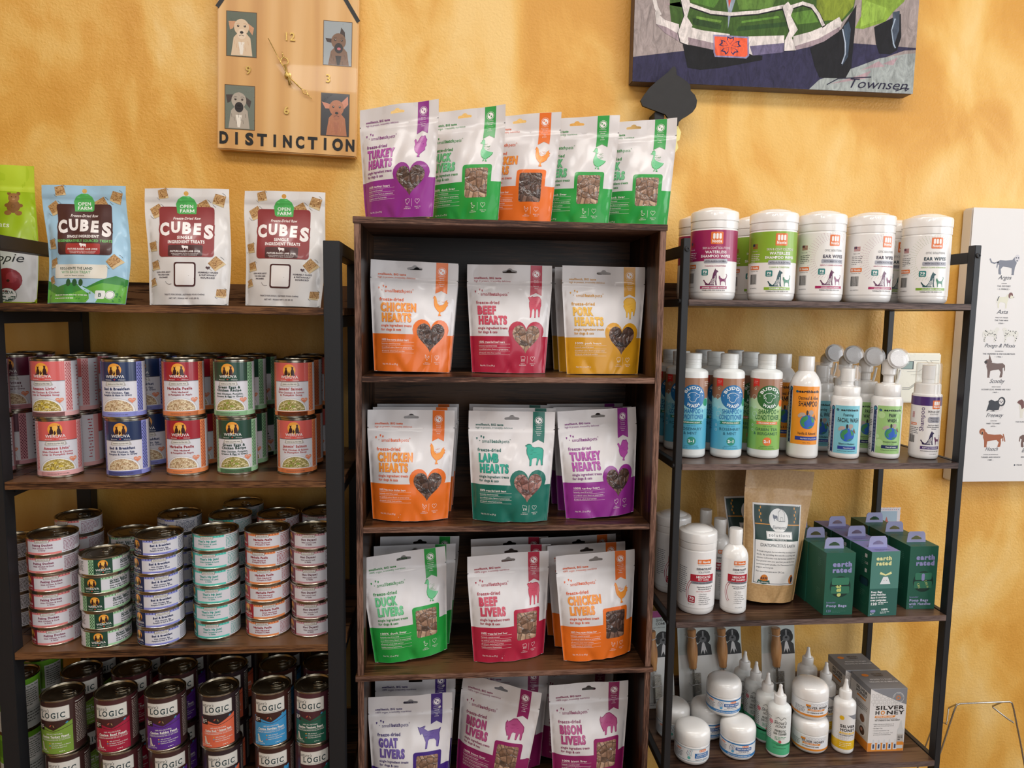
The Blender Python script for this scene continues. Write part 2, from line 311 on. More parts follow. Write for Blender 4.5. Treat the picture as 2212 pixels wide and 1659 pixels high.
class Art:
    def __init__(s, fin=None): s.it = []; s.fin = fin; s.rnd = random.Random(5)
    def add(s, v, f, col, L):
        if s.fin and col[0] != '@' and ':' not in col: col += ':'+s.fin
        s.it.append((np.asarray(v, float).reshape(-1, 2), f, col, L))
    def poly(s, pts, col, L=1, holes=()):
        loops = [[Vector((p[0], p[1], 0)) for p in lp] for lp in [pts]+list(holes)]
        s.add([p for lp in [pts]+list(holes) for p in lp], [tuple(t) for t in tessellate_polygon(loops)], col, L)
    def rect(s, x0, y0, x1, y1, col, L=1): s.add([(x0, y0), (x1, y0), (x1, y1), (x0, y1)], [(0, 1, 2, 3)], col, L)
    def rrect(s, x0, y0, x1, y1, r, col, L=1): s.poly(rr(x0, y0, x1, y1, r), col, L)
    def disc(s, x, y, r, col, L=2, ry=None, n=20): 
        ry = ry or r; s.add([(x+r*math.cos(2*PI*k/n), y+ry*math.sin(2*PI*k/n)) for k in range(n)], [tuple(range(n))], col, L)
    def ring(s, x, y, r, w_, col, L=2, n=28, ry=None):
        q = (ry or r)/r; v = []
        for rr_ in (r, r-w_): v += [(x+rr_*math.cos(2*PI*k/n), y+q*rr_*math.sin(2*PI*k/n)) for k in range(n)]
        s.add(v, [(k, (k+1) % n, n+(k+1) % n, n+k) for k in range(n)], col, L)
    def line(s, pts, w_, col, L=3):
        for i in range(len(pts)-1):      # neighbouring pieces sit a hair apart so they never share a plane
            (a, b), (c, d) = pts[i], pts[i+1]; q = math.hypot(c-a, d-b) or 1; nx, ny = -(d-b)/q*w_/2, (c-a)/q*w_/2; ex, ey = ny*.6, -nx*.6
            s.add([(a+nx-ex, b+ny-ey), (a-nx-ex, b-ny-ey), (c-nx+ex, d-ny+ey), (c+nx+ex, d+ny+ey)], [(0, 1, 2, 3)], col, L+.3*(i % 3))
    def outline(s, pts, w_, col, L=3): s.line(list(pts)+[pts[0]], w_, col, L)
    def text(s, t, x, y, h, col, L=6, al='c', w=None, b=0, sh=0, rot=0, sp=0, arc=None):
        """cap height h; w squeezes or stretches to a width; b = weight"""
        k = h/(CAP+1.6*max(b, 0)); X = 0; V = []; F = []; nv = 0
        adv = [(glyph(c, b)[2]+2.0*max(b, 0))*k+sp for c in t]; tot = sum(adv)-sp
        sx = (w/tot) if w else 1
        for c, a in zip(t, adv):
            v, f, _ = glyph(c, b)
            if len(v):
                q = v*k; q = q+np.array([X+b*k, .8*b*k]); q[:, 0] *= sx
                V.append(q); F += [tuple(i+nv for i in p) for p in f]; nv += len(q)
            X += a
        if not V: return
        V = np.vstack(V); W = tot*sx
        V[:, 0] += {'l': 0, 'c': -W/2, 'r': -W}[al]; V[:, 0] += sh*V[:, 1]
        if arc:
            R_, up = arc; a = V[:, 0]/R_; rad = R_+V[:, 1] if up else R_-V[:, 1]
            V = np.stack([rad*np.sin(a), rad*np.cos(a)*(1 if up else -1)], 1)
        if rot: c_, s_ = math.cos(rot), math.sin(rot); V = V@np.array([[c_, s_], [-s_, c_]])
        s.add(V+np.array([x, y]), F, col, L)
    def shape(s, n_, x, y, w_, h, col, L=3, flip=False):
        s.poly([(x+((100-p[0]) if flip else p[0])/100*w_, y+p[1]/100*h) for p in SH[n_]], col, L)
    def bars(s, x, y, w_, n_, lead, h, col, L=4):
        """tiny print too small to read: rows of word-length strokes"""
        for i in range(n_):
            X = x; end = x+w_*(1 if i < n_-1 else .6)
            while X < end-2:
                q = min(s.rnd.uniform(2, 6.5), end-X); s.rect(X, y-i*lead, X+q, y-i*lead+h, col, L); X += q+1.1
    def code(s, x, y, w_, h, L=4):
        X = x
        while X < x+w_-.5:
            q = s.rnd.choice((.35, .35, .7, 1.05)); s.rect(X, y, min(X+q, x+w_), y+h, '1c1c1e', L); X += q+s.rnd.choice((.4, .7))
    def build(s, name, surf, du=None, dv=None, thresh=7, base=.1, step=.045, extra=(), flip=False):
        """lay every shape on surf(U,V)->xyz mm; big shapes are sliced so that they follow the curvature"""
        mats = []; MI = {}; VS = []; FS = []; MS = []; OFF = []; nv = 0
        for v, f, col, L in s.it:
            if col not in MI: MI[col] = len(mats); mats.append(cmat(col))
            mn, mx = v.min(0), v.max(0)
            if du and ((mx[0]-mn[0]) > thresh or (mx[1]-mn[1]) > thresh*(1.3 if dv else 1e9)):
                bm = bmesh.new(); q = [bm.verts.new((p[0], p[1], 0)) for p in v]
                for p in f:
                    try: bm.faces.new([q[i] for i in p])
                    except ValueError: pass
                for ax, st in ((0, du), (1, dv)):
                    if not st: continue
                    for g in range(math.ceil(mn[ax]/st+.001), math.floor(mx[ax]/st-.001)+1):
                        co = [0, 0, 0]; no = [0, 0, 0]; co[ax] = g*st; no[ax] = 1
                        bmesh.ops.bisect_plane(bm, geom=bm.verts[:]+bm.edges[:]+bm.faces[:], plane_co=co, plane_no=no, dist=1e-5)
                bm.verts.index_update(); v = np.array([p.co[:2] for p in bm.verts]); f = [tuple(x.index for x in p.verts) for p in bm.faces]; bm.free()
            VS.append(v); FS += [tuple(i+nv for i in p) for p in f]; MS += [MI[col]]*len(f); nv += len(v)
            OFF.append(np.full(len(v), 0. if L == 0 else base+step*L))
        V = np.vstack(VS); off = np.concatenate(OFF)[:, None]; e = .15
        P0 = surf(V[:, 0], V[:, 1]); Pu = surf(V[:, 0]+e, V[:, 1])-surf(V[:, 0]-e, V[:, 1]); Pv = surf(V[:, 0], V[:, 1]+e)-surf(V[:, 0], V[:, 1]-e)
        Nn = np.cross(Pu, Pv); ln = np.linalg.norm(Nn, axis=1)[:, None]; ln[ln == 0] = 1; Nn = Nn/ln*(-1 if flip else 1)
        P = (P0+Nn*off)/1000
        for (ev, ef, en, em) in extra:      # further bare pieces (back, bottom) that belong to the same mesh
            if em not in MI: MI[em] = len(mats); mats.append(cmat(em))
            FS += [tuple(i+nv for i in p) for p in ef]; MS += [MI[em]]*len(ef); nv += len(ev); P = np.vstack([P, ev/1000]); Nn = np.vstack([Nn, en])
        me = bpy.data.meshes.new(name); me.from_pydata(P.tolist(), [], FS)
        for m in mats: me.materials.append(m)
        me.polygons.foreach_set('material_index', MS); me.shade_smooth(); me.update()
        me.normals_split_custom_set_from_vertices([tuple(q) for q in Nn])
        # faces must agree with their normals
        bm = bmesh.new(); bm.from_mesh(me); bad = [f for f in bm.faces if f.normal.dot(Vector(Nn[f.verts[0].index])) < 0]
        if bad: bmesh.ops.reverse_faces(bm, faces=bad)
        bm.to_mesh(me); bm.free(); me.normals_split_custom_set_from_vertices([tuple(q) for q in Nn])
        return me
def rr(x0, y0, x1, y1, r, n=4):
    o = []
    for cx, cy, a in ((x1-r, y1-r, 0), (x0+r, y1-r, 1), (x0+r, y0+r, 2), (x1-r, y0+r, 3)):
        o += [(cx+r*math.cos(PI/2*(a+k/n)), cy+r*math.sin(PI/2*(a+k/n))) for k in range(n+1)]
    return o
def cyl(R): return lambda U, V: np.stack([R*np.sin(U/R), -R*np.cos(U/R), V], 1)
def flat(y=0): return lambda U, V: np.stack([U, np.full_like(U, y), V], 1)
def grid_piece(surf, us, vs_, mat, sign=1):
    U, V = np.meshgrid(us, vs_); U = U.ravel(); V = V.ravel(); e = .2
    P = surf(U, V); n = np.cross(surf(U+e, V)-surf(U-e, V), surf(U, V+e)-surf(U, V-e)); n /= np.maximum(np.linalg.norm(n, axis=1), 1e-9)[:, None]
    m = len(us); F = [(j*m+i, j*m+i+1, (j+1)*m+i+1, (j+1)*m+i) for j in range(len(vs_)-1) for i in range(m-1)]
    return (P, F, n*sign, mat)

# ------------------------------------------------------------------ pouches
def sstep(x, a, b):
    t = np.clip((x-a)/(b-a), 0, 1); return t*t*(3-2*t)
def pouch_surf(W, H, taper=.13, B=24., seed=0, zipv=.835, wob=0, crump=1., fold=1.):
    """front and back skins of a filled stand-up bag; mm; front faces -y"""
    r = random.Random(seed); ph = [r.uniform(0, 6.28) for _ in range(12)]; u0 = r.uniform(-.25, .25)*W
    def thick(U, V):
        v = V/H
        g = (.86+.14*sstep(v, 0, .25))*(1-sstep(v, .38, .86))
        e = np.clip(1-(np.abs(U)/(W/2-5))**2.6, 0, 1)**.85
        return B*g*e
    def wr(U, V):
        v = V/H; body = sstep(.5-np.abs(U)/W, 0, .12)
        a = .55*np.sin(U/11+ph[0]+V/37)*np.sin(V/17+ph[1])+.4*np.sin(U/6.5-V/13+ph[2])*np.sin(V/29+U/21+ph[3])
        c = 2.6*fold*np.exp(-((U-u0-V*.5)/7)**2)*np.exp(-((V-2)/20)**2)+2.0*fold*np.exp(-((U+u0+V*.6)/9)**2)*np.exp(-(V/26)**2)
        rid = .45*np.exp(-((V-zipv*H)/1.2)**2)+.45*np.exp(-((V-(zipv-.02)*H)/1.2)**2)
        edge = 1.1*np.exp(-((np.abs(U)-W/2+7)/2.2)**2)*np.sin(V/4.3+ph[4])*.35*sstep(1-v, .15, .3)
        return crump*body*a*(1.3-.8*sstep(v, .5, .95))+c-rid+crump*edge
    def wave(U, V):
        v = V/H; return (2.4*np.sin(U/W*5.2+ph[5])+1.4*np.sin(U/W*11+ph[6]))*sstep(v, .72, 1)+1.6*np.sin(U/W*3.5+ph[7])*(1-sstep(v, 0, .2))
    def X(U, V):
        s_ = (1-taper)+taper*np.clip(V/(.8*H), 0, 1); return U*s_+wob*np.sin(V/H*5.5-.6)*(1+.2*U/W)
    def front(U, V): return np.stack([X(U, V), -thick(U, V)+wr(U, V)+wave(U, V)-.15, V+.4*np.sin(U/W*6+ph[8])*(1-sstep(V, 0, 30))], 1)
    def back(U, V): return np.stack([X(U, V), .75*thick(U, V)+wave(U, V)+.15, V], 1)
    return front, back
def pouch_base(a, W, H, col, hole=None, corner=3, notch=True, vn=.84):
    o = rr(-W/2, 0, W/2, H, corner, 2)
    a.poly(o, col, 0, holes=hole or [])
    if notch:
        for sg in (-1, 1): a.poly([(sg*W/2, vn*H+1), (sg*(W/2-3.2), vn*H), (sg*W/2, vn*H-1)], '17120f', 3)
def pouch_mesh(a, W, H, name, back_col, win=None, **kw):
    front, back = pouch_surf(W, H, **kw); du, dv = 4.8, 5.2
    us = np.linspace(-W/2, W/2, 21); vs_ = np.linspace(0, H, 30)
    def bottom(U, V):      # gusset between the two skins, arched up in the middle
        t = V/10.; z0 = np.zeros_like(U); f0 = front(U, z0); b0 = back(U, z0); p = f0*(1-t[:, None])+b0*t[:, None]; p[:, 2] += 6*np.sin(PI*np.clip(t, 0, 1))*(1-(2*U/W)**2); return p
    bk = grid_piece(back, us, vs_, back_col, -1); gs = grid_piece(bottom, us, np.linspace(0, 10, 4), back_col, -1)
    if win is None or True: ext = [bk, gs]
    if a_has_hole(a):      # leave the hanger hole open through the back skin as well
        P, F, n_, m_ = bk; hv = a.hole_box
        U, V = np.meshgrid(us, vs_); U = U.ravel(); V = V.ravel()
        F = [f for f in F if not any(hv[0]-3 < U[i] < hv[1]+3 and hv[2]-4 < V[i] < hv[3]+4 for i in f)]; ext[0] = (P, F, n_, m_)
    body = a.build(name, front, du, dv, base=.28, extra=ext)
    spec = [[name, body]]
    if win:
        wa = Art(); wa.poly(win[0], win[1], 7); spec.append(['window', wa.build('window', front, du, dv, base=.28)])
    return spec
def a_has_hole(a): return hasattr(a, 'hole_box')
def euro_hole(cy, w_=28, h=4.5, r=6):
    o = [(-w_/2, cy), (w_/2, cy), (w_/2+1.5, cy+h/2), (w_/2, cy+h)]
    o += [(r*math.cos(t)*1.05, cy+h-1+r*math.sin(t)) for t in [PI*k/8 for k in range(1, 8)]]
    return o+[(-w_/2, cy+h), (-w_/2-1.5, cy+h/2)]
WIN = {}
FL = {  # flavour: main colour, letter colour, small-type colour, animal, word, window filling, line
 'chicken': ('e8701c', 'f09a3c', 'de5c1e', 'CHICKEN', '@treat', '100% free-range chicken'),
 'beef': ('b2203f', 'cc4860', 'a81f3c', 'BEEF', '@treat_pale', '100% grass-fed beef'),
 'pork': ('d79a1d', 'e8b544', 'd0941c', 'PORK', '@treat', '100% pork'),
 'lamb': ('126a5b', '2ca38e', '14625a', 'LAMB', '@treat_pink', '100% grass-fed lamb'),
 'turkey': ('8f2a8c', 'b04ea4', '82267e', 'TURKEY', '@treat', '100% turkey'),
 'duck': ('229c3f', '6cc78d', '1f8c3c', 'DUCK', '@treat_pale', '100% duck'),
 'goat': ('3b1d78', '6a559e', '33206a', 'GOAT', '@treat_pale', '100% goat'),
 'bison': ('8d1c5c', 'b04a80', '8a2058', 'BISON', '@treat_pale', '100% bison')}
def treat_pouch(fl, kind, seed=0):
    c, lc, sc_, word, tm, line = FL[fl]; W, H = 175., 222.
    a = Art('gloss'); hole = euro_hole(205); pouch_base(a, W, H, 'dcd8d9', [hole]); a.hole_box = (-15, 15, 203, 217)
    e = W/2-.3
    a.rect(-e, .3, e, 75, c, 1)
    if kind == 'HEARTS':
        cx, cy = 37, 71
        hp = lambda k: [(cx+(x-50)/92*k, cy+(y-50)/92*k*1.08) for x, y in SH['heart']]
        a.poly(hp(74), c, 2); win = (hp(57), tm)
    else:
        a.rrect(6, 40, 68, 108, 5, c, 2); win = (rr(13, 44, 61, 101, 4), tm)
    a.poly([(43, H-.3), (67, H-.3), (67, 159), (55, 165), (43, 159)], c, 2)
    a.disc(55, 204, 6.2, 'f4eef0', 4); a.ring(55, 204, 8.2, .5, 'f4eef0', 4)
    for x, y in ((52.6, 205.5), (57, 202)): 
        a.disc(x, y, 1.6, c, 5, n=8)
        for k in (-1, 0, 1): a.disc(x+k*1.5, y+2.2-abs(k)*.5, .6, c, 5, n=6)
    a.rect(48, 194, 62, 194.4, 'f4eef0', 4); a.rect(48, 181.5, 62, 181.9, 'f4eef0', 4)
    for t, y in ((('Ethically', 189.5), ('sourced', 185.6), ('Nutrient', 177.5), ('dense', 173.6)) if kind == 'HEARTS' else (('Responsibly', 189.5), ('sourced', 185.6), ('High', 177.5), ('protein', 173.6))): a.text(t, 55, y, 2, 'f4eef0', b=.01)
    a.text('smallbatch, BIG taste', -73, 192.5, 4.3, sc_, al='l', w=56, b=.03)
    a.text('high in protein, irresistibly delicious' if kind == 'HEARTS' else '100% organ, irresistibly nutritious', -73, 186.5, 3.6, sc_, al='l', w=75)
    for x, y, r_ in ((-71, 166, -.5), (-62, 170, .1), (-57, 168, -.8), (-65, 162, -1)):
        a.poly([(x-1.4, y+2), (x+1.8, y+2.6), (x+1.6, y-.4), (x, y-2.4)] if r_ > -.9 else [(x-1, y+1), (x+1.2, y), (x, y-1.4)], sc_, 3)
    a.text('small', -60, 158, 6.5, sc_, al='l', w=19); a.text('batch', -40.6, 158, 6.5, sc_, al='l', w=20, b=.035); a.text('pets', -20, 158, 6.5, sc_, al='l', w=16); a.ring(-2.5, 164.5, 1.1, .4, sc_, 5, n=10)
    a.text('freeze-dried', -70, 140.5, 6.6, sc_, al='l', w=49, b=.025)
    ww = {'CHICKEN': 74, 'BEEF': 40, 'PORK': 41, 'LAMB': 42, 'TURKEY': 66, 'DUCK': 44, 'GOAT': 41, 'BISON': 50}[word]
    for dx, cc, L in ((.9, sc_, 4), (0, lc, 7)): a.text(word, -69+dx, 119.5-dx*.6, 17.5, cc, L, 'l', ww, .055); a.text(kind, -67.5+dx, 99-dx*.6, 17.5, cc, L, 'l', 62 if kind == 'HEARTS' else 55, .055)
    a.text('single ingredient treats', -68, 89, 5, sc_, al='l', w=64, b=.025); a.text('for dogs & cats', -68, 81, 5, sc_, al='l', w=42, b=.025)
    wh = 'f3e9e6'; yy = 65
    a.text(line+(' heart' if kind == 'HEARTS' else ' liver'), -68, yy-4, 4.2, wh, al='l', w=58, b=.02)
    rows = ['humanely raised & harvested', 'no artificial colors, flavors or preservatives', 'all natural, whole food nutrition']+(['healthy source of antioxidants'] if kind == 'LIVERS' else [])
    for k, t in enumerate(rows):
        y = yy-6.2-7.2*k; a.rect(-68, y, 2 if kind == 'HEARTS' else 0, y+.35, wh, 3); a.text(t, -68, y-5, 3, wh, al='l', w=min(66, len(t)*1.5))
    y = yy-6.2-7.2*len(rows); a.rect(-68, y, 2 if kind == 'HEARTS' else 0, y+.35, wh, 3)
    a.text('Net Wt. 3.5 oz (99 g)', -67, 13, 3.2, wh, al='l', w=34)
    for (x, n_) in ((27, fl), (49, 'heart')):
        p = [(x+q[0]*.1, 24+q[1]*.11) for q in SH[n_]]; a.outline(p, .5, wh, 3)
    a.rect(42, 20, 42.4, 35, wh, 3)
    for x, t1, t2 in ((32, 'ONLY 1', 'INGREDIENT'), (55, 'READY TO', 'SERVE')): a.text(t1, x, 18.5, 1.9, wh); a.text(t2, x, 15.4, 1.9, wh)
    ax, aw, ah = {'chicken': (38, 34, 42), 'beef': (39, 29, 46), 'pork': (40, 30, 46), 'lamb': (28, 40, 44), 'turkey': (39, 28, 42), 'duck': (38, 30, 46), 'goat': (15, 50, 44), 'bison': (22, 42, 44)}[fl]
    a.shape(fl, ax, 113, aw, ah, c, 3); a.shape(fl, ax+aw*.035, 113+ah*.035, aw*.93, ah*.93, lc, 4)
    rn = random.Random(seed+3)
    for k in range(9): x, y = ax+aw*rn.uniform(.3, .7), 113+ah*rn.uniform(.45, .75); a.line([(x-3, y+1), (x, y), (x+3, y+1.5)], .35, c, 5)
    return pouch_mesh(a, W, H, 'bag', 'd8d4d5', win, seed=seed, taper=.135, B=23 if seed < 20 else 19, crump=1.35)

def cube_bit(a, x, y, s_, rot, L=2):
    c, n_ = math.cos(rot), math.sin(rot); q = [(-.5, -.42), (.5, -.5), (.46, .5), (-.44, .46)]
    P = [(x+s_*(p[0]*c-p[1]*n_), y+s_*(p[0]*n_+p[1]*c)) for p in q]; a.poly(P, '@biscuit', L)
    a.poly([P[0], P[1], (P[1][0]+(P[0][0]-P[1][0])*.05+(P[2][0]-P[1][0])*.2, P[1][1]+(P[2][1]-P[1][1])*.2), (P[0][0]+(P[3][0]-P[0][0])*.2, P[0][1]+(P[3][1]-P[0][1])*.2)], 'd3b98a', L+1)
    for t in (0.6, 3.7): a.line([(x+s_*.68*math.cos(t+k*.18), y+s_*.68*math.sin(t+k*.18)) for k in range(4)], .5, '3a3a3a', 4)
def cube_pouch(blue=False):
    W, H = 160., 222.; a = Art('gloss'); base = 'a3c9e0' if blue else 'dedbd9'
    hole = [(4.5*math.cos(2*PI*k/14), 212+4.5*math.sin(2*PI*k/14)) for k in range(14)]
    pouch_base(a, W, H, base, [hole], corner=9, notch=False); a.hole_box = (-5, 5, 207, 217)
    red, br = ('4a2a28', 'a33431') if blue else ('8c3537', '4b2a2b')
    for x, y, s_, r_ in ((-44, 213, 19, .2), (62, 200, 22, -.3), (-56, 178, 23, .5), (33, 186, 24, .45), (-67, 110, 19, .1), (-62, 74, 18, .2), (-68, 42, 15, .3), (56, 78, 22, .8), (66, 22, 17, 0)): cube_bit(a, max(-70, min(70, x)), min(211, y), s_, r_)
    if blue:
        a.poly([(-79.5, 1), (79.5, 1), (79.5, 45), (60, 52), (38, 44), (10, 30), (-20, 38), (-50, 30), (-79.5, 42)], '3d8b3f', 3)
        a.poly([(-79.5, 1), (79.5, 1), (79.5, 34), (40, 38), (-5, 22), (-40, 12), (-79.5, 26)], '6bb548', 4)
        a.poly([(10, 1), (30, 1), (36, 12), (20, 22), (4, 30), (0, 34), (-8, 34), (0, 27), (14, 18), (16, 8)], 'b9dff0', 5)
        for x in (-26, -14, -2): a.disc(x, 38, 4.5, '2b5a33', 5, ry=7, n=14)
        a.rrect(-58, 46, 46, 72, 4, 'e8e3d6', 4); a.text('REGENERATE THE LAND', -14, 62, 4.6, '2b4a3c', w=66, b=.02); a.text('WITH EACH TREAT', -14, 55, 4.6, '7fae84', w=60, b=.03); a.text('scan to learn more', -16, 50, 2.6, '2b4a3c', w=42)
        a.rrect(28, 8, 46, 24, 3, 'f2f2ee', 6); a.disc(54, 16, 8, 'f2f2ee', 6); a.ring(54, 16, 7, .6, '2b4a3c', 7); a.text('B', 37, 12, 7, '2b4a3c', L=8, b=.02); a.bars(-56, 14, 70, 2, 6, 1.8, 'e8efe0', 6)
    a.rrect(-52, 90, 52, 187, 6, red, 5)
    a.poly([(-18, 173), (18, 173), (19.5, 192), (15, 201), (6, 207), (-6, 207), (-15, 201), (-19.5, 192)], '4fae58', 6)
    a.text('OPEN', 0, 184.5, 6.4, 'f0f4ee', L=8, w=26, b=.02); a.text('FARM', 0, 176, 6.4, 'f0f4ee', L=8, w=27, b=.02)
    a.text('Freeze-Dried Raw', 0, 162, 5.2, 'efe6e2', L=8, w=52, sh=.2, b=.02)
    for ch, x, y, h, ww, rt in (('C', -41, 131, 25, 21, .05), ('U', -20, 136, 22, 20, .03), ('B', 0, 134, 23, 19, 0), ('E', 20, 132, 23, 17, -.02), ('S', 41, 125, 27, 19, -.05)):
        a.text(ch, x, y-3, h+6, red, L=7, w=ww+6, b=.10, rot=rt); a.text(ch, x, y, h, 'efe9e6', L=9, w=ww, b=.055, rot=rt)
    if blue: a.text('SINGLE INGREDIENT', -2, 122, 5, 'efe9e6', L=8, w=62, b=.035); a.text('REGENERATIVELY SOURCED TREATS', 0, 113.5, 5, '6cc066', L=8, w=104, b=.03)
    else: a.text('SINGLE', -2, 124, 6, 'efe9e6', L=8, w=30, b=.04); a.text('INGREDIENT TREATS', 0, 115.5, 6, 'efe9e6', L=8, w=70, b=.04)
    a.rrect(-34, 91, 32, 111 if blue else 112.5, 3, br, 7)
    a.shape('lamb', -8, 103.5, 14, 8, 'efe9e6', 9)
    a.text('PASTURE-RAISED '+('LAMB LUNG' if blue else 'LAMB LIVER'), -1, 98.5, 3.4, 'efe9e6', L=9, w=58, b=.03)
    a.text("FOIE D'AGNEAU ÉLEVÉ AU PÂTURAGE", -1, 94.8, 2, 'efe9e6', L=9, w=52); a.text('GÂTERIES À UN SEUL INGRÉDIENT', -1, 92, 2, 'efe9e6', L=9, w=48)
    if not blue:
        a.rrect(-22, 34, 20, 80, 5, '4b2a2b', 4); a.rrect(-19, 37, 17, 77, 3, 'ece8e6', 5)
        a.shape('heart', 38, 66, 8, 7, '4b2a2b', 5)
        for k, t in enumerate(('HUMANELY RAISED', '& SUSTAINABLY', 'SOURCED')): a.text(t, 42, 59.5-5*k, 3, '3a3040', w=36-5*k, b=.03)
        for k, t in enumerate(('LEARN MORE ABOUT', 'THE OPEN FARM', 'PROMISE')): a.text(t, -44, 60-5*k, 2.8, '3a3040', w=30-6*k, b=.03)
        a.line([(-40, 44), (-37, 40), (-32, 38), (-27, 39)], .6, '3a3040', 4)
    a.text('TREATS FOR DOGS | GÂTERIES POUR CHIENS', -2, 18, 2.6, '3a3040', w=80, b=.02, L=7) if not blue else None
    a.text('NET WT / POIDS NET 3 OZ (85 G)', -2, 11, 2.6, '3a3040', w=60, b=.02, L=7) if not blue else None
    return pouch_mesh(a, W, H, 'bag', base, None, seed=31 if blue else 32, taper=.06, B=22, wob=5 if blue else 2.2, zipv=.915, crump=2.2 if blue else 1.2)
def lime_pouch():
    W, H = 175., 285.; a = Art('gloss'); pouch_base(a, W, H, 'bfd43a', corner=10, notch=False)
    a.poly([(-87, 10), (-82, 2), (82, 2), (87, 10), (87, 130), (-87, 150)], 'dfe0e2', 1); a.poly([(-87, 150), (87, 130), (87, 230), (-87, 235)], 'a6c326', 2)
    for x, y in ((45, 200),):
        a.disc(x, y, 13, '8a5a34', 3, ry=14); a.disc(x, y+18, 11, '9c6a40', 4, ry=10); a.disc(x-9, y+27, 4, '8a5a34', 3); a.disc(x+9, y+27, 4, '8a5a34', 3)
        a.disc(x-10, y-14, 7, '9c6a40', 4, ry=5); a.disc(x+10, y-14, 7, '9c6a40', 4, ry=5); a.disc(x-13, y+2, 5, '8a5a34', 3, ry=4); a.disc(x+13, y+2, 5, '8a5a34', 3, ry=4)
        a.disc(x-4, y+20, 1.3, '4a2c18', 5, n=8); a.disc(x+4, y+20, 1.3, '4a2c18', 5, n=8); a.disc(x, y+15, 3, 'b5875c', 5, ry=2); a.ring(x, y, 4, .7, '6a4326', 5)
    a.text('treats', 20, 155, 11, 'eef2dc', b=.01); a.text('for Dogs', 42, 120, 6.5, '3a3a30', b=.03)
    a.text('Appie', 30, 84, 17, '26262a', w=70, sh=.35)
    a.disc(5, 62, 20, '93ab3a', 3, ry=18); a.disc(-10, 34, 22, '9fb347', 3, ry=20); a.disc(38, 46, 26, '8f1f2b', 4, ry=25); a.disc(46, 52, 10, 'a73640', 5, ry=11); a.disc(40, 45, 3, '3b1714', 6)
    a.disc(38, 16, 16, 'f2f2f0', 6, ry=14.5); a.ring(38, 16, 16, 1, '1d3b31', 8, ry=14.5); a.poly([(24, 14), (52, 14), (50, 8), (44, 4), (38, 3), (32, 4), (26, 8)], '1d4b3c', 7)
    a.text('USDA', 38, 18, 6.5, '1d4b3c', L=9, w=20, b=.03); a.text('ORGANIC', 38, 7.5, 4.5, 'f0f2ee', L=9, w=24, b=.03)
    return pouch_mesh(a, W, H, 'bag', 'b4cc30', None, seed=41, taper=.02, B=26, wob=3, crump=2.2)
def kraft_pouch():
    W, H = 164., 290.; a = Art('satin'); pouch_base(a, W, H, '@kraft', corner=2, vn=.86)
    x0, x1, y0, y1 = -63, 58, 40, 215
    a.rect(x0, y0, x1, y1, 'e4e2df', 1); a.rect(x0+3, y0+3, x1-3, y0+4, '2d3b52', 2); a.rect(x0+3, y0+3, x0+4, y1-3, '2d3b52', 2); a.rect(x1-4, y0+3, x1-3, y1-3, '2d3b52', 2)
    a.rect(x0+4, 137, x1-4, y1-4, '1d3c37', 2); a.rect(x0+4, 170, x1-4, 172, 'd5902f', 3)
    for sx in (-1, 1):
        for k in range(5): a.disc(-3+sx*(42+3*(k % 2)), 178+k*7, 1.6, 'd5902f', 4, ry=3, n=8); a.line([(-3+sx*44, 174), (-3+sx*(47-k), 205)], .4, '4a6a5f', 3)
    a.disc(-2, 180, 25, 'ecebe8', 4, n=32)
    a.outline([(-2, 178), (14, 178), (14, 196), (6, 204), (-2, 196)], .8, '2b3140', 5); a.outline([(2, 204), (11, 204), (11, 209), (2, 209)], .8, '2b3140', 5); a.outline([(3, 178), (9, 178), (9, 186), (3, 186)], .6, '2b3140', 5)
    a.shape('lamb', -18, 178, 14, 14, '5a6070', 5)
    a.text('Elemental', -2, 162, 7, '2b3140', w=36, sh=.3, b=0, L=7); a.rect(-35, 141, 32, 157, 'ecebe8', 5); a.outline([(-34, 142), (31, 142), (31, 156), (-34, 156)], .5, '2b3140', 6)
    a.text('solutions', -2, 146, 6.5, '2b3140', w=56, L=8, sp=1.5); a.text('PET PRODUCTS', -2, 137.8, 3.4, 'ecebe8', w=38, L=8)
    a.text('DIATOMACEOUS EARTH', -3, 124, 6.6, '24303f', w=92)
    for k, t in enumerate(('Friends are great, but not when they are living in your', 'body. By sprinkling this naturally occurring, soft,', 'silicious sedimentary rock that has been crumbled into', 'fine powder onto your pets food, you can kiss those', 'unwanted guests goodbye. Our Diatomaceous Earth is', 'organic and food grade.')): a.text(t, -56, 112-7*k, 3.2, '3b4250', al='l', w=104 if k < 5 else 42)
    a.text('For more information see our QR Code.', -56, 68, 3.2, '3b4250', al='l', w=74)
    a.disc(-36, 53, 10, 'd07a2a', 3); a.text('RAW', -36, 52, 5.5, '2b3140', w=17, b=.04); a.poly([(-52, 44), (-36, 41), (-20, 44), (-22, 51), (-36, 48), (-50, 51)], '2b5a50', 4); a.text('RE-IMAGINED', -36, 43.6, 3, 'ecebe8', w=26, b=.02)
    a.disc(44, 53, 8, 'c9742c', 3, ry=10); a.disc(46, 53, 4, '2b3140', 4, ry=7)
    return pouch_mesh(a, W, H, 'bag', '@kraft', None, seed=51, taper=.24, B=28, crump=1.3, zipv=.84)
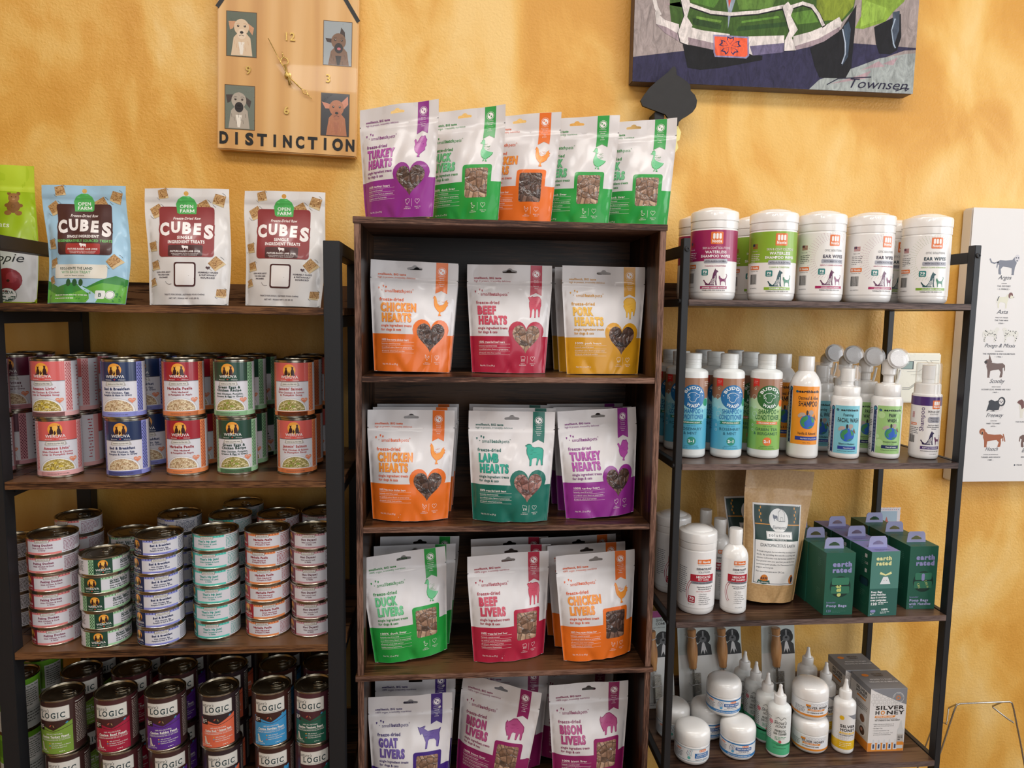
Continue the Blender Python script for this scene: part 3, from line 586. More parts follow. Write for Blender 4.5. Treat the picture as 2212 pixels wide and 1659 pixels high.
# ------------------------------------------------------------------ cans
def can_parts(R, Ht, tab):
    b = R-1.0
    body = lathe('can_body', [(0, 3), (R-4, 3), (R-3.6, .8), (R-1.5, 0), (R, .6), (R, 2.8), (b, 3.8), (b, Ht-4), (R, Ht-3), (R, Ht-.6), (R-1, Ht), (R-2, Ht-.4), (R-2.6, Ht-3)], ['@can_metal'], 44, 35)
    z = Ht-3.2
    lid = lathe('lid', [(R-2.5, z+1.2), (R-3.5, z-.8), (R-6, z-.9), (R-7, z-.1), (R-12, z-.1), (R-13, z-.7), (R-19, z-.7), (R-20, z-.1), (0, z-.1)] if R > 40 else
                [(R-2.5, z+1.2), (R-3.5, z-.8), (R-5.5, z-.9), (R-6.5, z-.1), (R-14, z-.1), (R-15, z-.6), (0, z-.6)], ['@lid_metal'], 40, 25)
    sp = [['can_body', body], ['lid', lid]]
    if tab:
        bm = bmesh.new()      # ring pull: an open oval loop with a bridge and a rivet
        def ringloop(cx, cy, rx, ry, w_, z0, h, n=20):
            vs4 = [[bm.verts.new(((cx+(rx-o)*math.cos(2*PI*k/n))/1000, (cy+(ry-o)*math.sin(2*PI*k/n))/1000, zz/1000)) for k in range(n)] for o, zz in ((0, z0), (0, z0+h), (w_, z0+h), (w_, z0))]
            for j in range(4):
                A, B = vs4[j], vs4[(j+1) % 4]
                for k in range(n): bm.faces.new((A[k], A[(k+1) % n], B[(k+1) % n], B[k]))
        s_ = R/43
        ringloop(R*.26, 0, 14*s_, 9.5*s_, 2.8*s_, z+1.1, 1.6); ringloop(R*.62, 0, 4.2*s_, 4.8*s_, 1.6*s_, z+.7, 1.2, 12)
        r = bmesh.ops.create_cone(bm, cap_ends=True, segments=12, radius1=.0022, radius2=.0018, depth=.0016)
        for v in r['verts']: v.co += Vector((R*.52/1000, 0, (z+1)/1000))
        sp[1].append([['pull_tab', finish(bm, 'pull_tab', ['@steel'], 40)]])
    return sp
CP = {}
def can(R, Ht, tab, label):
    k = (R, Ht, tab)
    if k not in CP: CP[k] = can_parts(R, Ht, tab)
    return CP[k]+[['paper_label', label]]
WV = {  # header, accent, ink, name, lines, food
 'coral': ('d8605c', 'e9b3b2', 'b8434e', ("Amazon Livin'",), ('With Chicken & Chicken', 'Liver in Pumpkin Soup'), '@food_yellow'),
 'navy': ('122a55', '8f95dc', '1d2e5e', ('Bed & Breakfast',), ('With Chicken, Egg,', 'Pumpkin & Ham in Gravy'), '@food_pale'),
 'red': ('a31b2b', 'f0935a', '9c2a33', ('Marbella Paella',), ('With Mackerel', '& Pumpkin in Aspic'), '@food_pale'),
 'green': ('1c4636', 'a6d6a8', '1f4034', ('Green Eggs &', 'Chicken Recipe'), ('With Chicken, Pumpkin,', 'Greens & Egg in Gravy'), '@food_mix'),
 'salmon': ('d4605a', 'ef9058', 'b34a45', ("Jammin' Salmon",), ('With Chicken & Salmon', 'in Pumpkin Soup'), '@food_mix'),
 'maroon': ('5b1430', 'd79aa2', '5b1430', ('Steak Frites',), ('With Beef, Pumpkin &', 'Sweet Potatoes in Gravy'), '@food_pale'),
 'duck': ('8c2434', 'e98a88', '8a4560', ('Peking Ducken',), ('With Chicken & Duck', 'in Gravy'), None),
 'teal': ('17877f', '5fcdbd', '2aa195', ("That's My Jam!",), ('With Chicken & Lamb', 'in Gelée'), None),
 'lamb': ('6b2438', 'cf9aa2', '6f4450', ('Hot Dayam!',), ('With Luscious Lamb', 'in Gelée'), None),
 'tan': ('3a2a20', 'c79a58', '4a3a30', ('Wok the Dog',), ('With Chicken, Beef &', 'Pumpkin in Gravy'), None)}
def sunset(a, x, y, r, h, L=3):
    a.disc(x, y, r, 'f2a23c', L, n=28); a.disc(x, y-r*.15, r*.72, 'f7bd55', L+1, n=24); D = '3a1a1c'
    a.rect(x-r*.95, y-r*.85, x+r*.95, y-r*.68, D, L+2)
    a.shape('catsit', x-r*.85, y-r*.72, r*.75, r*1.25, D, L+3); a.shape('catsit', x+r*.15, y-r*.72, r*.75, r*1.4, D, L+3, True); a.shape('catsit', x-r*.2, y-r*.72, r*.4, r*.55, D, L+3)
def paws(a, x0, y0, x1, y1, col, st=5.2, r=1.15):
    j = 0; y = y0+2.5
    while y < y1-1.5:
        x = x0+2.2+(j % 2)*st/2
        while x < x1-1.2: a.disc(x, y, r, col, 4, n=6); a.disc(x, y+1.7, r*.75, col, 4, n=6, ry=.5); x += st
        y += st*.72; j += 1
def wer_tall(v):
    hd, ac, ink, nm, sub, food = WV[v]; R = 37.5; a = Art('gloss'); C = PI*R; lo, hi = 4.2, 106.5
    a.rect(-C, lo, C, hi, 'dedde4', 0); g = cmat
    for q in (0, 1):
        o = C*q; fix = lambda x: x if x <= C else x-2*C
        def rc(x0, y0, x1, y1, col, L):
            x0, x1 = x0+o, x1+o
            if x0 >= C: x0 -= 2*C; x1 -= 2*C
            if x1 > C: a.rect(x0, y0, C, y1, col, L); a.rect(-C, y0, x1-2*C, y1, col, L)
            else: a.rect(x0, y0, x1, y1, col, L)
        rc(-36, 71, 34, hi, hd, 1); rc(-36, 70, 34, 71, '6e6a70', 2); rc(-36, lo, 34, 13, ac, 1); rc(-36, lo, 85, 12, ac, 1)
        rc(34, 13, 47, hi, ac, 1); rc(-47, 13, -36, hi, ac, 1)
    sunset(a, -4, 92, 12, 12)
    a.text('WERUVA', -4, 76.5, 5.6, 'f0ecea', w=33, b=.01); a.text('Because', -15.5, 72.4, 2, 'f0ecea', w=12); a.text('Weluvya', 8, 72.4, 2, 'f0ecea', w=12); a.shape('heart', -5.7, 72, 3.4, 3.2, 'd9473c', 5)
    a.poly([(-23, 63), (-20, 70), (12, 70), (15, 63), (11, 61.5), (-19, 61.5)], 'b8b4b0', 3); a.rrect(-19, 62.5, 11, 68.5, 1, 'e4e1da', 4); a.text('GRAIN & GLUTEN FREE', -4, 64.2, 2.3, '46403c', w=27, b=.02)
    y = 54 if len(nm) == 1 else 56.5
    for k, t in enumerate(nm): a.text(t, -3, y-5.8*k, 5, ink, w=47 if len(t) > 13 else 43, b=.045)
    y -= 5.8*(len(nm)-1)+6.2
    for k, t in enumerate(sub): a.text(t, -2, y-4.8*k, 3.4, ink, w=52 if len(t) > 20 else (44 if len(t) > 14 else 30), b=.03)
    ar = [(-2+32*math.cos(t), 13+26*math.sin(t)) for t in [PI*k/18 for k in range(19)]]; a.poly(ar, 'c9c7cc', 2); a.poly([(-2+(x+2)*.96, 13+(yy-13)*.95) for x, yy in ar], 'efeef0', 3)
    a.poly([(-2+(x+2)*.86, 14.5+(yy-13)*.82) for x, yy in ar], food, 4)
    rn = random.Random(7)
    for k in range(16):
        x, yy = rn.uniform(-25, 21), rn.uniform(17, 31)
        if ((x+2)/27)**2+((yy-14)/20)**2 < .8:
            if k % 3 == 0: a.disc(x, yy, 2.4, {'@food_yellow': 'd8c04a', '@food_pale': 'e0c9a8', '@food_mix': '8fa03c'}[food], 6, ry=2, n=10)
            else: a.line([(x-4, yy-1), (x, yy+1.2), (x+4, yy-.5)], 1.2, 'efe3bd', 5)
    a.shape('heart', 17, 28, 14, 12, 'e58a66', 7); a.text('BPA FREE', 24, 34.5, 2, 'f0ece0', L=9, w=10)
    a.text('FOOD FOR DOGS, NET WT 14 OZ (400G)', -2, 7, 2, '5a4a50', w=36)
    paws(a, 34, 14, 47, hi, ink, 4.4); paws(a, -47, 14, -36, hi, ink, 4.4)
    for k in range(13): a.bars(60+(k % 3)*1.2, 96-6.2*k, 15-(k % 3)*3, 1, 4, 1.9, ink, 4)
    for k in range(13): a.bars(-78, 96-6.2*k, 22, 1, 4, 1.6, ink, 4)
    return can(38, 111.5, False, a.build('paper_label', cyl(R), 5.2, None, base=.08))
def wer_short(v):
    hd, ac, ink, nm, sub, _ = WV[v]; R = 42.9; a = Art('gloss'); C = PI*R; lo, hi = 3.2, 32.2
    a.rect(-C, lo, C, hi, 'dcdbe2', 0)
    a.rect(-30, hi-4.2, 34, hi, ac, 1); a.rect(-30, lo, 34, lo+4, ac, 1)
    for k in range(12): a.disc(-27+k*5.3, hi-2, .9, ink, 3, n=6); a.disc(-27+k*5.3, hi-.9, .7, ink, 3, n=5, ry=.35)
    a.rrect(-11, hi-6.5, 14, hi-1.2, 1, '8a8580', 4); a.rrect(-10, hi-5.8, 13, hi-1.9, .8, 'e4e1da', 5); a.text('GRAIN & GLUTEN FREE', 1.5, hi-4.7, 1.7, '46403c', w=20, b=.02)
    y = 19.5 if len(nm) == 1 else 21.5
    for k, t in enumerate(nm): a.text(t, 2, y-4.2*k, 4.1, ink, w=36 if len(t) > 11 else 30, b=.045)
    y -= 4.2*(len(nm)-1)+4.9
    for k, t in enumerate(sub): a.text(t, 2, y-3.9*k, 2.6, ink, w=36 if len(t) > 18 else (28 if len(t) > 10 else 12), b=.03)
    a.text('FOOD FOR DOGS, NET WT 5.5 OZ (156G)', 2, lo+1.3, 1.2, '5a4a50', w=24)
    a.rect(-62, lo, -30, hi, hd, 1); sunset(a, -46, 22.5, 8.2, 8, 3); a.text('WERUVA', -46, 10, 4.2, 'f0ecea', w=25, b=.01); a.text('Because', -54, 6, 1.5, 'f0ecea', w=8); a.text('Weluvya', -38, 6, 1.5, 'f0ecea', w=8); a.shape('heart', -47.4, 5.6, 3, 2.8, 'd9473c', 5)
    a.rect(-72, lo, -62, hi, ac, 1); paws(a, -72, lo, -62, hi, ink, 4)
    a.text('PROTEIN PROFILE', 37, 27.5, 1.9, ink, al='l', w=24, b=.03)
    a.bars(37, 24.5, 38, 7, 2.6, 1.1, ink, 4); a.bars(37, 5.8, 38, 1, 2.4, 1.2, ink, 4); a.bars(-C+4, 27, 48, 8, 2.8, 1.1, ink, 4); a.bars(82, 27, 44, 8, 2.8, 1.1, ink, 4)
    return can(43.5, 35.2, True, a.build('paper_label', cyl(R), 5.6, None, base=.08))
LG = {'turkey': ('7a9c3a', 'Canine Turkey Feast', '3b2320'), 'beef': ('a81c3c', 'Canine Beef Feast', '4a2326'), 'rabbit': ('5a2b8c', 'Canine Rabbit Feast', '3f2424'),
      'salmon': ('de6a4a', 'Canine Duck & Salmon Feast', '2f2226'), 'sardine': ('3b93c8', 'Canine Sardine Feast', '3d201b'), 'venison': ('1d5a48', 'Canine Venison Feast', '4a242c')}
def serif(a, t, x, y, h, w_, col, L=6):
    """capitals with slab serifs"""
    k = h/CAP; adv = [glyph(c, 0)[2]*k+h*.16 for c in t]; tot = sum(adv); sx = w_/tot; X = x-w_/2
    for c, d in zip(t, adv):
        a.text(c, X, y, h, col, L, 'l', glyph(c, 0)[2]*k*sx, b=.022); g = glyph(c, 0); v = g[0]*k*sx; l_, r_ = X+v[:, 0].min(), X+v[:, 0].max(); sw = h*.13
        for ch, pts in (('LI', ((l_, 0), (l_, 1))),):
            if c in ch:
                for px, top in pts: a.rect(px-sw*.9, y+(h-sw*.5 if top else 0), px+sw*2, y+(h if top else sw*.5), col, L)
        if c in 'L': a.rect(r_-sw*.5, y, r_, y+h*.28, col, L)
        if c in 'GC': a.rect(r_-sw*.6, y+h*.68, r_, y+h*.98, col, L)
        X += d*sx
def logic(v):
    c, nm, br = LG[v]; R = 37.5; a = Art('gloss'); C = PI*R; lo, hi = 3.6, 107.4
    a.rect(-C, lo, C, hi, br, 0); wh = 'e9e6df'
    a.rrect(-31, 71, 28, 99, 1.5, '8a8078', 2); a.rrect(-30.2, 71.8, 27.2, 98.2, 1.2, 'dedbd3', 3)
    a.text("nature's", -20, 88.5, 6.5, '5b5a58', w=26, sh=.25, L=5); serif(a, 'LOGIC', -1, 76.5, 11, 47, '1f3b40', 6); a.text("The only pet food that makes sense", 4, 73.2, 1.6, '2a3a3c', w=38, L=6)
    a.poly([(-34, 5), (32, 5), (32, 68), (0, 52), (-34, 66)], c, 2); a.poly([(-34, 57.5), (0, 49), (32, 58), (32, 59), (0, 50), (-34, 58.5)], br, 3)
    for x, y, cc, r_ in ((-8, 60, 'b3503c', .6), (2, 58, 'a08a5a', 2.2), (20, 64, '3f93b8', .4)): a.poly([(x, y), (x+3*math.cos(r_), y+3*math.sin(r_)+2), (x+6*math.cos(r_), y+6*math.sin(r_)), (x+3*math.cos(r_), y+3*math.sin(r_)-2)], cc, 4)
    a.rrect(-33, 52, -19, 64, 1, '2a1c1c', 4); a.bars(-31, 60.5, 10, 3, 3, 1.4, wh, 5)
    a.text('100% ALL-NATURAL', 0, 43.5, 2.6, wh, w=30, b=.01); a.text(nm, 0, 37, 4.6, wh, w=50, b=.07); a.rect(-28, 35.3, 28, 35.7, wh, 4); a.text('COMPLETE & BALANCED FOR ALL LIFE STAGES', 0, 31.5, 2.4, wh, w=54, b=.01)
    a.shape('dogsit', -28, 12, 12, 17, 'd8cfc0', 4, True)
    for k, t in enumerate(('100% All-Natural', 'No Synthetic Vitamins Or Minerals', 'Grain-Free & Gluten-Free')): a.text(t, -5, 25-4.2*k, 2.2, wh, al='l', w=(18, 32, 26)[k], b=.02); a.disc(-8, 26-4.2*k, 1.4, ('e0a040', '4a9cc0', 'd05a4a')[k], 4, n=8)
    a.text('NET WT 13.2oz (374g)', -22, 8.5, 2.2, wh, w=20); a.bars(8, 9, 20, 1, 3, 1, wh, 4)
    a.text("Nature's Logic", 38, 98, 2.6, wh, al='l', w=22, b=.02); a.bars(38, 93, 40, 24, 3.3, 1.2, 'c9bfb4', 3); a.bars(-C+3, 96, 40, 22, 3.8, 1.2, 'c9bfb4', 3)
    return can(38, 111, True, a.build('paper_label', cyl(R), 5.2, None, base=.08))
def limecan():
    R = 37.5; a = Art('gloss'); C = PI*R; lo, hi = 3.6, 107.4
    a.rect(-C, lo, C, hi, '6fae2c', 0); a.rect(-C, lo, C, 45, 'c9cdc9', 1); a.rect(-C, 45, C, 47, 'e4e6e0', 2)
    a.rect(4, 46, 40, 96, 'e6e6e2', 3); a.text('Help Your Pet Today', 22, 90, 3.2, '2a3a2a', w=32, b=.04, L=6); a.bars(7, 84, 28, 8, 4.6, 1.6, '3a4a3a', 5); a.rect(60, 50, 95, 96, 'd64a2a', 3)
    a.rect(-50, 60, -12, 96, '4f8c1e', 3); a.bars(10, 36, 30, 4, 6, 2, '4a4a48', 4); return can(38, 111, True, a.build('paper_label', cyl(R), 5.2, None, base=.08))

# ------------------------------------------------------------------ canisters, bottles, jars
def nootie_logo(a, x, y, s_, L=4):
    a.rrect(x-s_, y-s_, x+s_, y+s_, s_*.15, 'e0702c', L)
    for k in (-.5, 0, .5): a.rrect(x+k*s_-s_*.17, y-s_*.15, x+k*s_+s_*.2, y+s_*.75, s_*.15, 'f3efe9', L+1)
    a.text('Nootie', x, y-s_*.75, s_*.5, 'f3efe9', L+1, w=s_*1.6, b=.04)
def nootie_bar(a, x, y, w_, L=4):
    a.rrect(x, y, x+w_, y+w_*.33, 1, 'e0702c', L); a.text('Nootie', x+w_*.62, y+w_*.08, w_*.17, 'f3efe9', L+1, w=w_*.58, b=.04)
    for k in range(3): a.rect(x+w_*(.06+.07*k), y+w_*.07, x+w_*(.1+.07*k), y+w_*.26, 'f3efe9', L+1)
def dogcat(a, x, y, s_, c1, c2, L=4):
    a.shape('dogsit', x, y, s_*.78, s_, c1, L); a.shape('catstand', x+s_*.78, y, s_*.55, s_*.68, c2, L)
    for k in range(4): a.line([(x+s_*(.3+.06*k), y+s_*.06), (x+s_*(.42+.05*k), y+s_*(.34-.03*k)), (x+s_*(.6), y+s_*(.56-.07*k))], .8, 'ebe8e6', L+1)
    a.line([(x+s_*.1, y+s_*.1), (x+s_*.02, y+s_*.14), (x-s_*.08, y+s_*.3)], 2.2, c1, L)
def canister(v):
    R = 46.; wipes = v in ('cherry', 'lime')
    prof = [(0, 2), (34, 0), (41, .8), (44.5, 5), (45.5, 12), (45.5, 14.5), (46, 15.5), (46, 138), (45.6, 139), (45.6, 141), (46.2, 141.6)]
    if v == 'derm': R = 39.5; prof = [(r*R/46, z) for r, z in prof]
    k = R/46
    body = lathe('canister_body', prof+[(46.2*k, 141.6), (30*k, 142)], ['@wrapped'], 56)
    lid = lathe('lid', [(46.4*k, 141), (46.6*k, 142), (46.6*k, 153.5), (46*k, 154), (46*k, 155.5), (47.4*k, 156.2), (47.4*k, 171), (46.2*k, 174.5), (43*k, 176.5), (36*k, 178), (34*k, 180), (22*k, 184), (8*k, 185.8), (0, 186)], ['@wrapped'], 56, 30)
    a = Art('gloss'); C = PI*R; lo, hi = 16, 137
    a.rect(-C, lo, C, hi, 'ebe8e5', 0)
    if wipes:
        c, c2, d1, d2 = (('9c1f58', '9c1f58', '5a1b48', '7c2a5c') if v == 'cherry' else ('86ad32', '86ad32', '1f4a50', '2f7a5c'))
        a.rect(-C, 76, C, hi, c, 1); nootie_logo(a, 8, 121, 12)
        a.text('SKIN & COAT SOLUTIONS', 8, 99.5, 4.4, 'ecdfe4', w=56); a.text('WATERLESS', 7, 91, 5.4, 'f2ecee', w=42, b=.035); a.text('SHAMPOO WIPES', 7, 83, 5.4, 'f2ecee', w=60, b=.035)
        a.rrect(-16, 71.5, 31, 80.5, 2, '9a9aa4', 3); a.rrect(-15.5, 75.5, 30.5, 80, 2, 'b4b4bc', 4); a.text('WITH ALOE & OATMEAL', 7.5, 74.2, 3.6, '2f2c38', w=42, b=.01)
        a.text('CLEANS & CONDITIONS', 7, 65, 3, c, w=42, b=.01); a.rrect(-20, 48, -7, 60, 2, '1f7a78', 3); a.text('70', -13.5, 52.6, 4.6, 'f0f2f0', w=9, b=.05); a.text('WIPES', -13.5, 49.4, 2, 'f0f2f0', w=8, b=.02)
        dogcat(a, -12, 28.5, 33, d1, d2); a.rect(-22, 21.5, 32, 27, c, 3); a.text('JAPANESE CHERRY BLOSSOM' if v == 'cherry' else 'CUCUMBER MELON', 5, 22.8, 2.8, 'f2ecee', w=46 if v == 'cherry' else 34, b=.03)
        a.text('FORMULATED FOR DOGS & CATS', 5, 17.6, 2.4, '2c2a30', w=46, b=.02); ux = -52
    elif v.startswith('ear'):
        c, d1, d2 = (('a8245c', '5a1b48', '7c2a5c') if v == 'ear_cherry' else ('7fa83a', '1f4a50', '2f7a5c'))
        for i in range(6):
            for q in range(34):
                t = PI*.32+q*PI*1.2/34; r_ = 37+i*3.0; x, y = 25+r_*math.cos(t), 88+r_*math.sin(t)
                if -30 < x < 62 and lo+30 < y < hi: a.disc(x, y, .62, 'b98aa4' if c == 'a8245c' else 'a3b183', 2, n=5)
        nootie_logo(a, 26, 122, 11); a.text('OTIC SOLUTIONS', 25, 100, 4, '5a5a60', w=38); a.text('EAR WIPES', 25, 87, 6.6, '3a2f44' if c == 'a8245c' else '1f3a44', w=44, b=.04)
        a.rrect(1, 76.5, 49, 84.5, 2, 'a4a4ae', 3); a.text('WITH SALICYLIC ACID', 25, 79, 3.4, '2f2c38', w=40, b=.01); a.text('GENTLY CLEANS & DEODORIZES', 24, 71.5, 2.6, c, w=50, b=.01)
        a.rrect(-4, 54, 9, 66, 2, '1f7a78', 3); a.text('70', 2.5, 58.6, 4.6, 'f0f2f0', w=9, b=.05); a.text('WIPES', 2.5, 55.4, 2, 'f0f2f0', w=8, b=.02)
        dogcat(a, 4, 33, 31, d1, d2); a.rect(-8, 26.5, 50, 31.5, c, 3); a.text('JAPANESE CHERRY BLOSSOM' if c == 'a8245c' else 'CUCUMBER MELON', 22, 27.7, 2.4, 'f2ecee', w=38, b=.02); a.text('FORMULATED FOR DOGS & CATS', 22, 22, 2.4, '2c2a30', w=44, b=.02); ux = -40
    else:
        a.it = []; a.rect(-C, lo, C, hi, 'eceae9', 0); nootie_bar(a, 0, 112, 30); a.text('Trusted by Veterinarians', 15, 108.5, 2, '55555c', w=28); a.text('DERMATOLOGY', 15, 99, 4.6, '2c2f3c', w=34, b=.03); a.text('SOLUTIONS', 15, 92.5, 4, '55555c', w=26)
        a.rect(-14, 74, 38, 89, 'b01f33', 3); a.text('MEDICATED', 14, 81.5, 4.8, 'f4eeee', w=32, b=.04); a.text('PET WIPES', 14, 75.8, 4, 'f4eeee', w=24); a.rect(-12, 68.5, 38, 74, '8a8d96', 3); a.text('TOPICAL EAR & SKIN TREATMENT', 13, 70, 2.6, '23252c', w=42)
        for r_ in (40, 44): a.line([(22-r_*math.cos(t), 50+r_*math.sin(t)) for t in [-.5+.12*k for k in range(11)]], 1.1, 'b4405a', 3)
        a.text('Chlorhexidine Gluconate 2%', 18, 61, 2.6, '2c2f3c', w=36, b=.02); a.text('Miconazole Nitrate 2%', 18, 56.5, 2.6, '2c2f3c', w=30, b=.02); a.text('HELPS TREAT AND RELIEVE', 16, 51.5, 2.2, 'b01f33', w=34)
        for q, t in enumerate(('Hot Spots', 'Ringworm', 'Skin Infections', 'Allergic Dermatitis', 'Topical Ear &', 'Skin Conditions')): a.text('› '+t, 4, 46-4.4*q, 2.4, '3a3c46', al='l', w=10+len(t)*.95)
        a.rrect(-17, 27, -3, 42, 2, 'a82035', 4); a.text('70', -10, 33.5, 6, 'f4eeee', w=10, b=.05); a.text('WIPES', -10, 29, 2.6, 'f4eeee', w=10, b=.03); a.text('70 - 6" x 7"', -10, 22, 2, '3a3c46', w=14); a.bars(-44, 100, 22, 14, 4.4, 1.2, '4a4c55', 4); ux = None
    if ux:
        wh = 'e9dfe6' if wipes else '3c3c44'
        for q in range(6): a.rect(ux, 104+q*1.6, ux+13, 104.9+q*1.6, 'a52a35', 3)
        a.rect(ux, 108.6, ux+6, 113.5, '26304f', 4); a.text('Made in USA', ux+6, 98, 1.9, wh, w=14)
        a.bars(ux-4, 92, 22, 5, 3.6, 1.1, wh, 4); nootie_bar(a, ux-6, 62, 24); a.text('Trusted by Vets', ux+6, 58.5, 1.9, '3c3c44', w=20); a.code(ux-4, 33, 18, 20); a.text('Item #NE7012', ux+5, 24, 2, '3c3c44', w=18)
    lab = a.build('printed_label', cyl(R+.12), 5.2, None, base=.06)
    return [['canister_body', body], ['lid', lid], ['printed_label', lab]]
def wrap_label(a, R, st=4.): return a.build('printed_label', cyl(R+.15), st, None, base=.05, thresh=5)
def buddy(v):
    R = 32.5
    body = lathe('bottle_body', [(0, 2), (26, .3), (29.5, 1), (32, 4), (32.5, 8), (32.5, 178), (31.5, 182), (27, 185.5), (19, 188), (16, 189), (16, 192)], ['@frosted'], 48)
    cap = lathe('cap', [(16.2, 188.6), (18.2, 188.8), (18.2, 196), (17.6, 196.3), (17.6, 197.2), (18.2, 197.5), (18.2, 199), (17.7, 199.3), (17.7, 200), (18.2, 200.3), (18.2, 206), (17.8, 206.4), (18.4, 207), (18.6, 218), (17, 219.6), (0, 220)], ['@frosted'], 36, 30)
    a = Art('gloss'); C = PI*R; lo, hi = 19, 169
    dark, mid, lt, pale, badge = (('2272ad', '5cb4d2', '84cfe0', 'abdfe6', '2f8f7a') if v == 'blue' else ('2d6a35', '86b957', 'a9cf8a', 'c5dfb0', 'e77a3a'))
    a.rect(-C, lo, C, hi, 'a2755a', 0); a.rect(-C, lo, C, 120, pale, 1)
    for q in range(15): a.disc(-95+q*14, 119+(q*7 % 5), 8, pale, 1, n=18)
    a.rect(-C, lo, C, 98, lt, 2)
    for q in range(15): a.disc(-96+q*14, 96+(q*5 % 7), 8, lt, 2, n=18)
    a.rect(-C, lo, C, 74, mid, 3)
    for q in range(15): a.disc(-94+q*14, 72+(q*4 % 6), 8, mid, 3, n=18)
    a.poly([(-23, hi-.3), (-8, hi-.3), (-8, 152), (-13, 154.5), (-23, 150)], 'd8322c', 4); a.text('cloud', -15.5, 162, 2, 'f2e6e2', w=9); a.text('star', -15.5, 158.5, 2, 'f2e6e2', w=8, sp=.5)
    cx, cy = 14, 130; a.disc(cx, cy, 25.5, dark, 5, n=40); wh = 'eef2f2'
    a.text('BUDDY', cx, cy, 6.4, wh, w=38, b=.035, arc=(16, True)); a.text('WASH', cx, cy, 6.8, wh, w=33, b=.035, arc=(22.5, False))
    for t in (-1.45, 1.45): a.disc(cx+20*math.sin(t), cy+20*math.cos(t), 1, wh, 7, n=8)
    dg = [(cx-11, cy+3), (cx-7, cy+8), (cx-2, cy+9), (cx+3, cy+9), (cx+8, cy+6), (cx+13, cy+4), (cx+12, cy), (cx+7, cy-2), (cx+5, cy-6), (cx+3, cy-10), (cx-3, cy-11), (cx-8, cy-7), (cx-7, cy-1)]
    a.outline(dg, .8, wh, 7); a.line([(cx-7, cy+8), (cx-12, cy+5), (cx-11, cy-3), (cx-8, cy)], .8, wh, 7); a.disc(cx+3, cy+4, .8, wh, 7, n=8)
    a.text('SHAMPOO +', 15, 95, 10, dark, w=45, b=.03, L=7); a.text('CONDITIONER', 12, 83, 10, dark, w=52, b=.03, L=7)
    rc = '1f7f63' if v == 'blue' else 'ee7f50'; a.poly([(-12, 73), (36, 73), (33, 76), (36, 79), (-12, 79), (-9, 76)], rc, 6); a.text('REFRESHING SCENT' if v == 'blue' else 'RELAXING SCENT', 12, 74.5, 3, 'f0efe6', w=36, b=.03, L=8)
    a.text('FOR DOGS', 12, 68, 2.4, dark, w=18, sp=.6, L=7)
    t1, t2 = (('ROSEMARY', '& MINT') if v == 'blue' else ('GREEN TEA', '& BERGAMOT')); ik = '2b6d86' if v == 'blue' else '3a6a44'
    a.text(t1, 11, 59.5, 6, ik, w=47, b=.02, L=7); a.text(t2, 10, 50.5, 6, ik, w=28 if v == 'blue' else 52, b=.02, L=7)
    a.disc(13, 37, 9, badge, 6, n=24); a.text('2-1', 13, 34, 6, wh, w=14, b=.06, L=8); a.text('FOR DOGS SHAMPOO & CONDITIONER', 13, 25.5, 1.6, ik, w=28, L=7); a.text('NET WT. 16 FL OZ (473ML)', 13, 21.6, 1.8, ik, w=34, L=7)
    for x, y, r_ in ((-16, 147, 2.5), (-18, 129, 5.5), (-15, 108, 2), (-16, 94, 5.5), (-20, 70, 2.4), (-20, 60, 2.8), (-32, 118, 3)): a.ring(x, y, r_, .55, 'e9f2f0', 7, n=16)
    a.bars(38, 160, 18, 3, 4, 1.4, 'efe6e0', 6); a.disc(44, 118, 8, '2f9a72' if v == 'blue' else 'e77a3a', 6, n=18); a.bars(52, 100, 28, 10, 5, 1.4, dark, 6); a.bars(-60, 100, 26, 10, 5, 1.4, dark, 6)
    return [['bottle_body', body], ['cap', cap], ['printed_label', wrap_label(a, R)]]
def globe(a, x, y, r, L=5):
    a.disc(x, y, r, '2f63c0', L, n=32)
    a.poly([(x-r*.95, y), (x-r*.7, y+r*.6), (x-r*.1, y+r*.95), (x+r*.05, y+r*.5), (x-r*.2, y+r*.2), (x-r*.5, y-r*.1), (x-r*.35, y-r*.5), (x-r*.5, y-r*.75), (x-r*.85, y-r*.4)], '3f8f55', L+1)
    a.poly([(x+r*.35, y+r*.85), (x+r*.75, y+r*.5), (x+r*.95, y), (x+r*.6, y-r*.1), (x+r*.5, y+r*.3)], '4a9a58', L+1); a.poly([(x-r*.1, y-r*.9), (x+r*.5, y-r*.8), (x+r*.8, y-r*.45), (x+r*.3, y-r*.6)], '3f8f55', L+1)
    a.disc(x-r*.75, y+r*1.05, r*.42, 'b8a8a0', L+1, ry=r*.28); a.disc(x-r*1.1, y+r*.85, r*.25, 'b8a8a0', L+1); a.disc(x-r*.1, y+r*1.3, r*.14, '2a2a30', L+2, ry=r*.36); a.disc(x+r*.42, y+r*1.35, r*.34, 'b0a09a', L+1, ry=r*.34); a.rect(x+r*.28, y+r*.8, x+r*.52, y+r*1.3, 'b0a09a', L+1)
    a.poly([(x+r*.72, y+r*.6), (x+r*.9, y+r*1.0), (x+r*.86, y+r*1.2), (x+r*1.1, y+r*.6), (x+r*1.2, y+r*.2)], '7a5a3c', L+1)
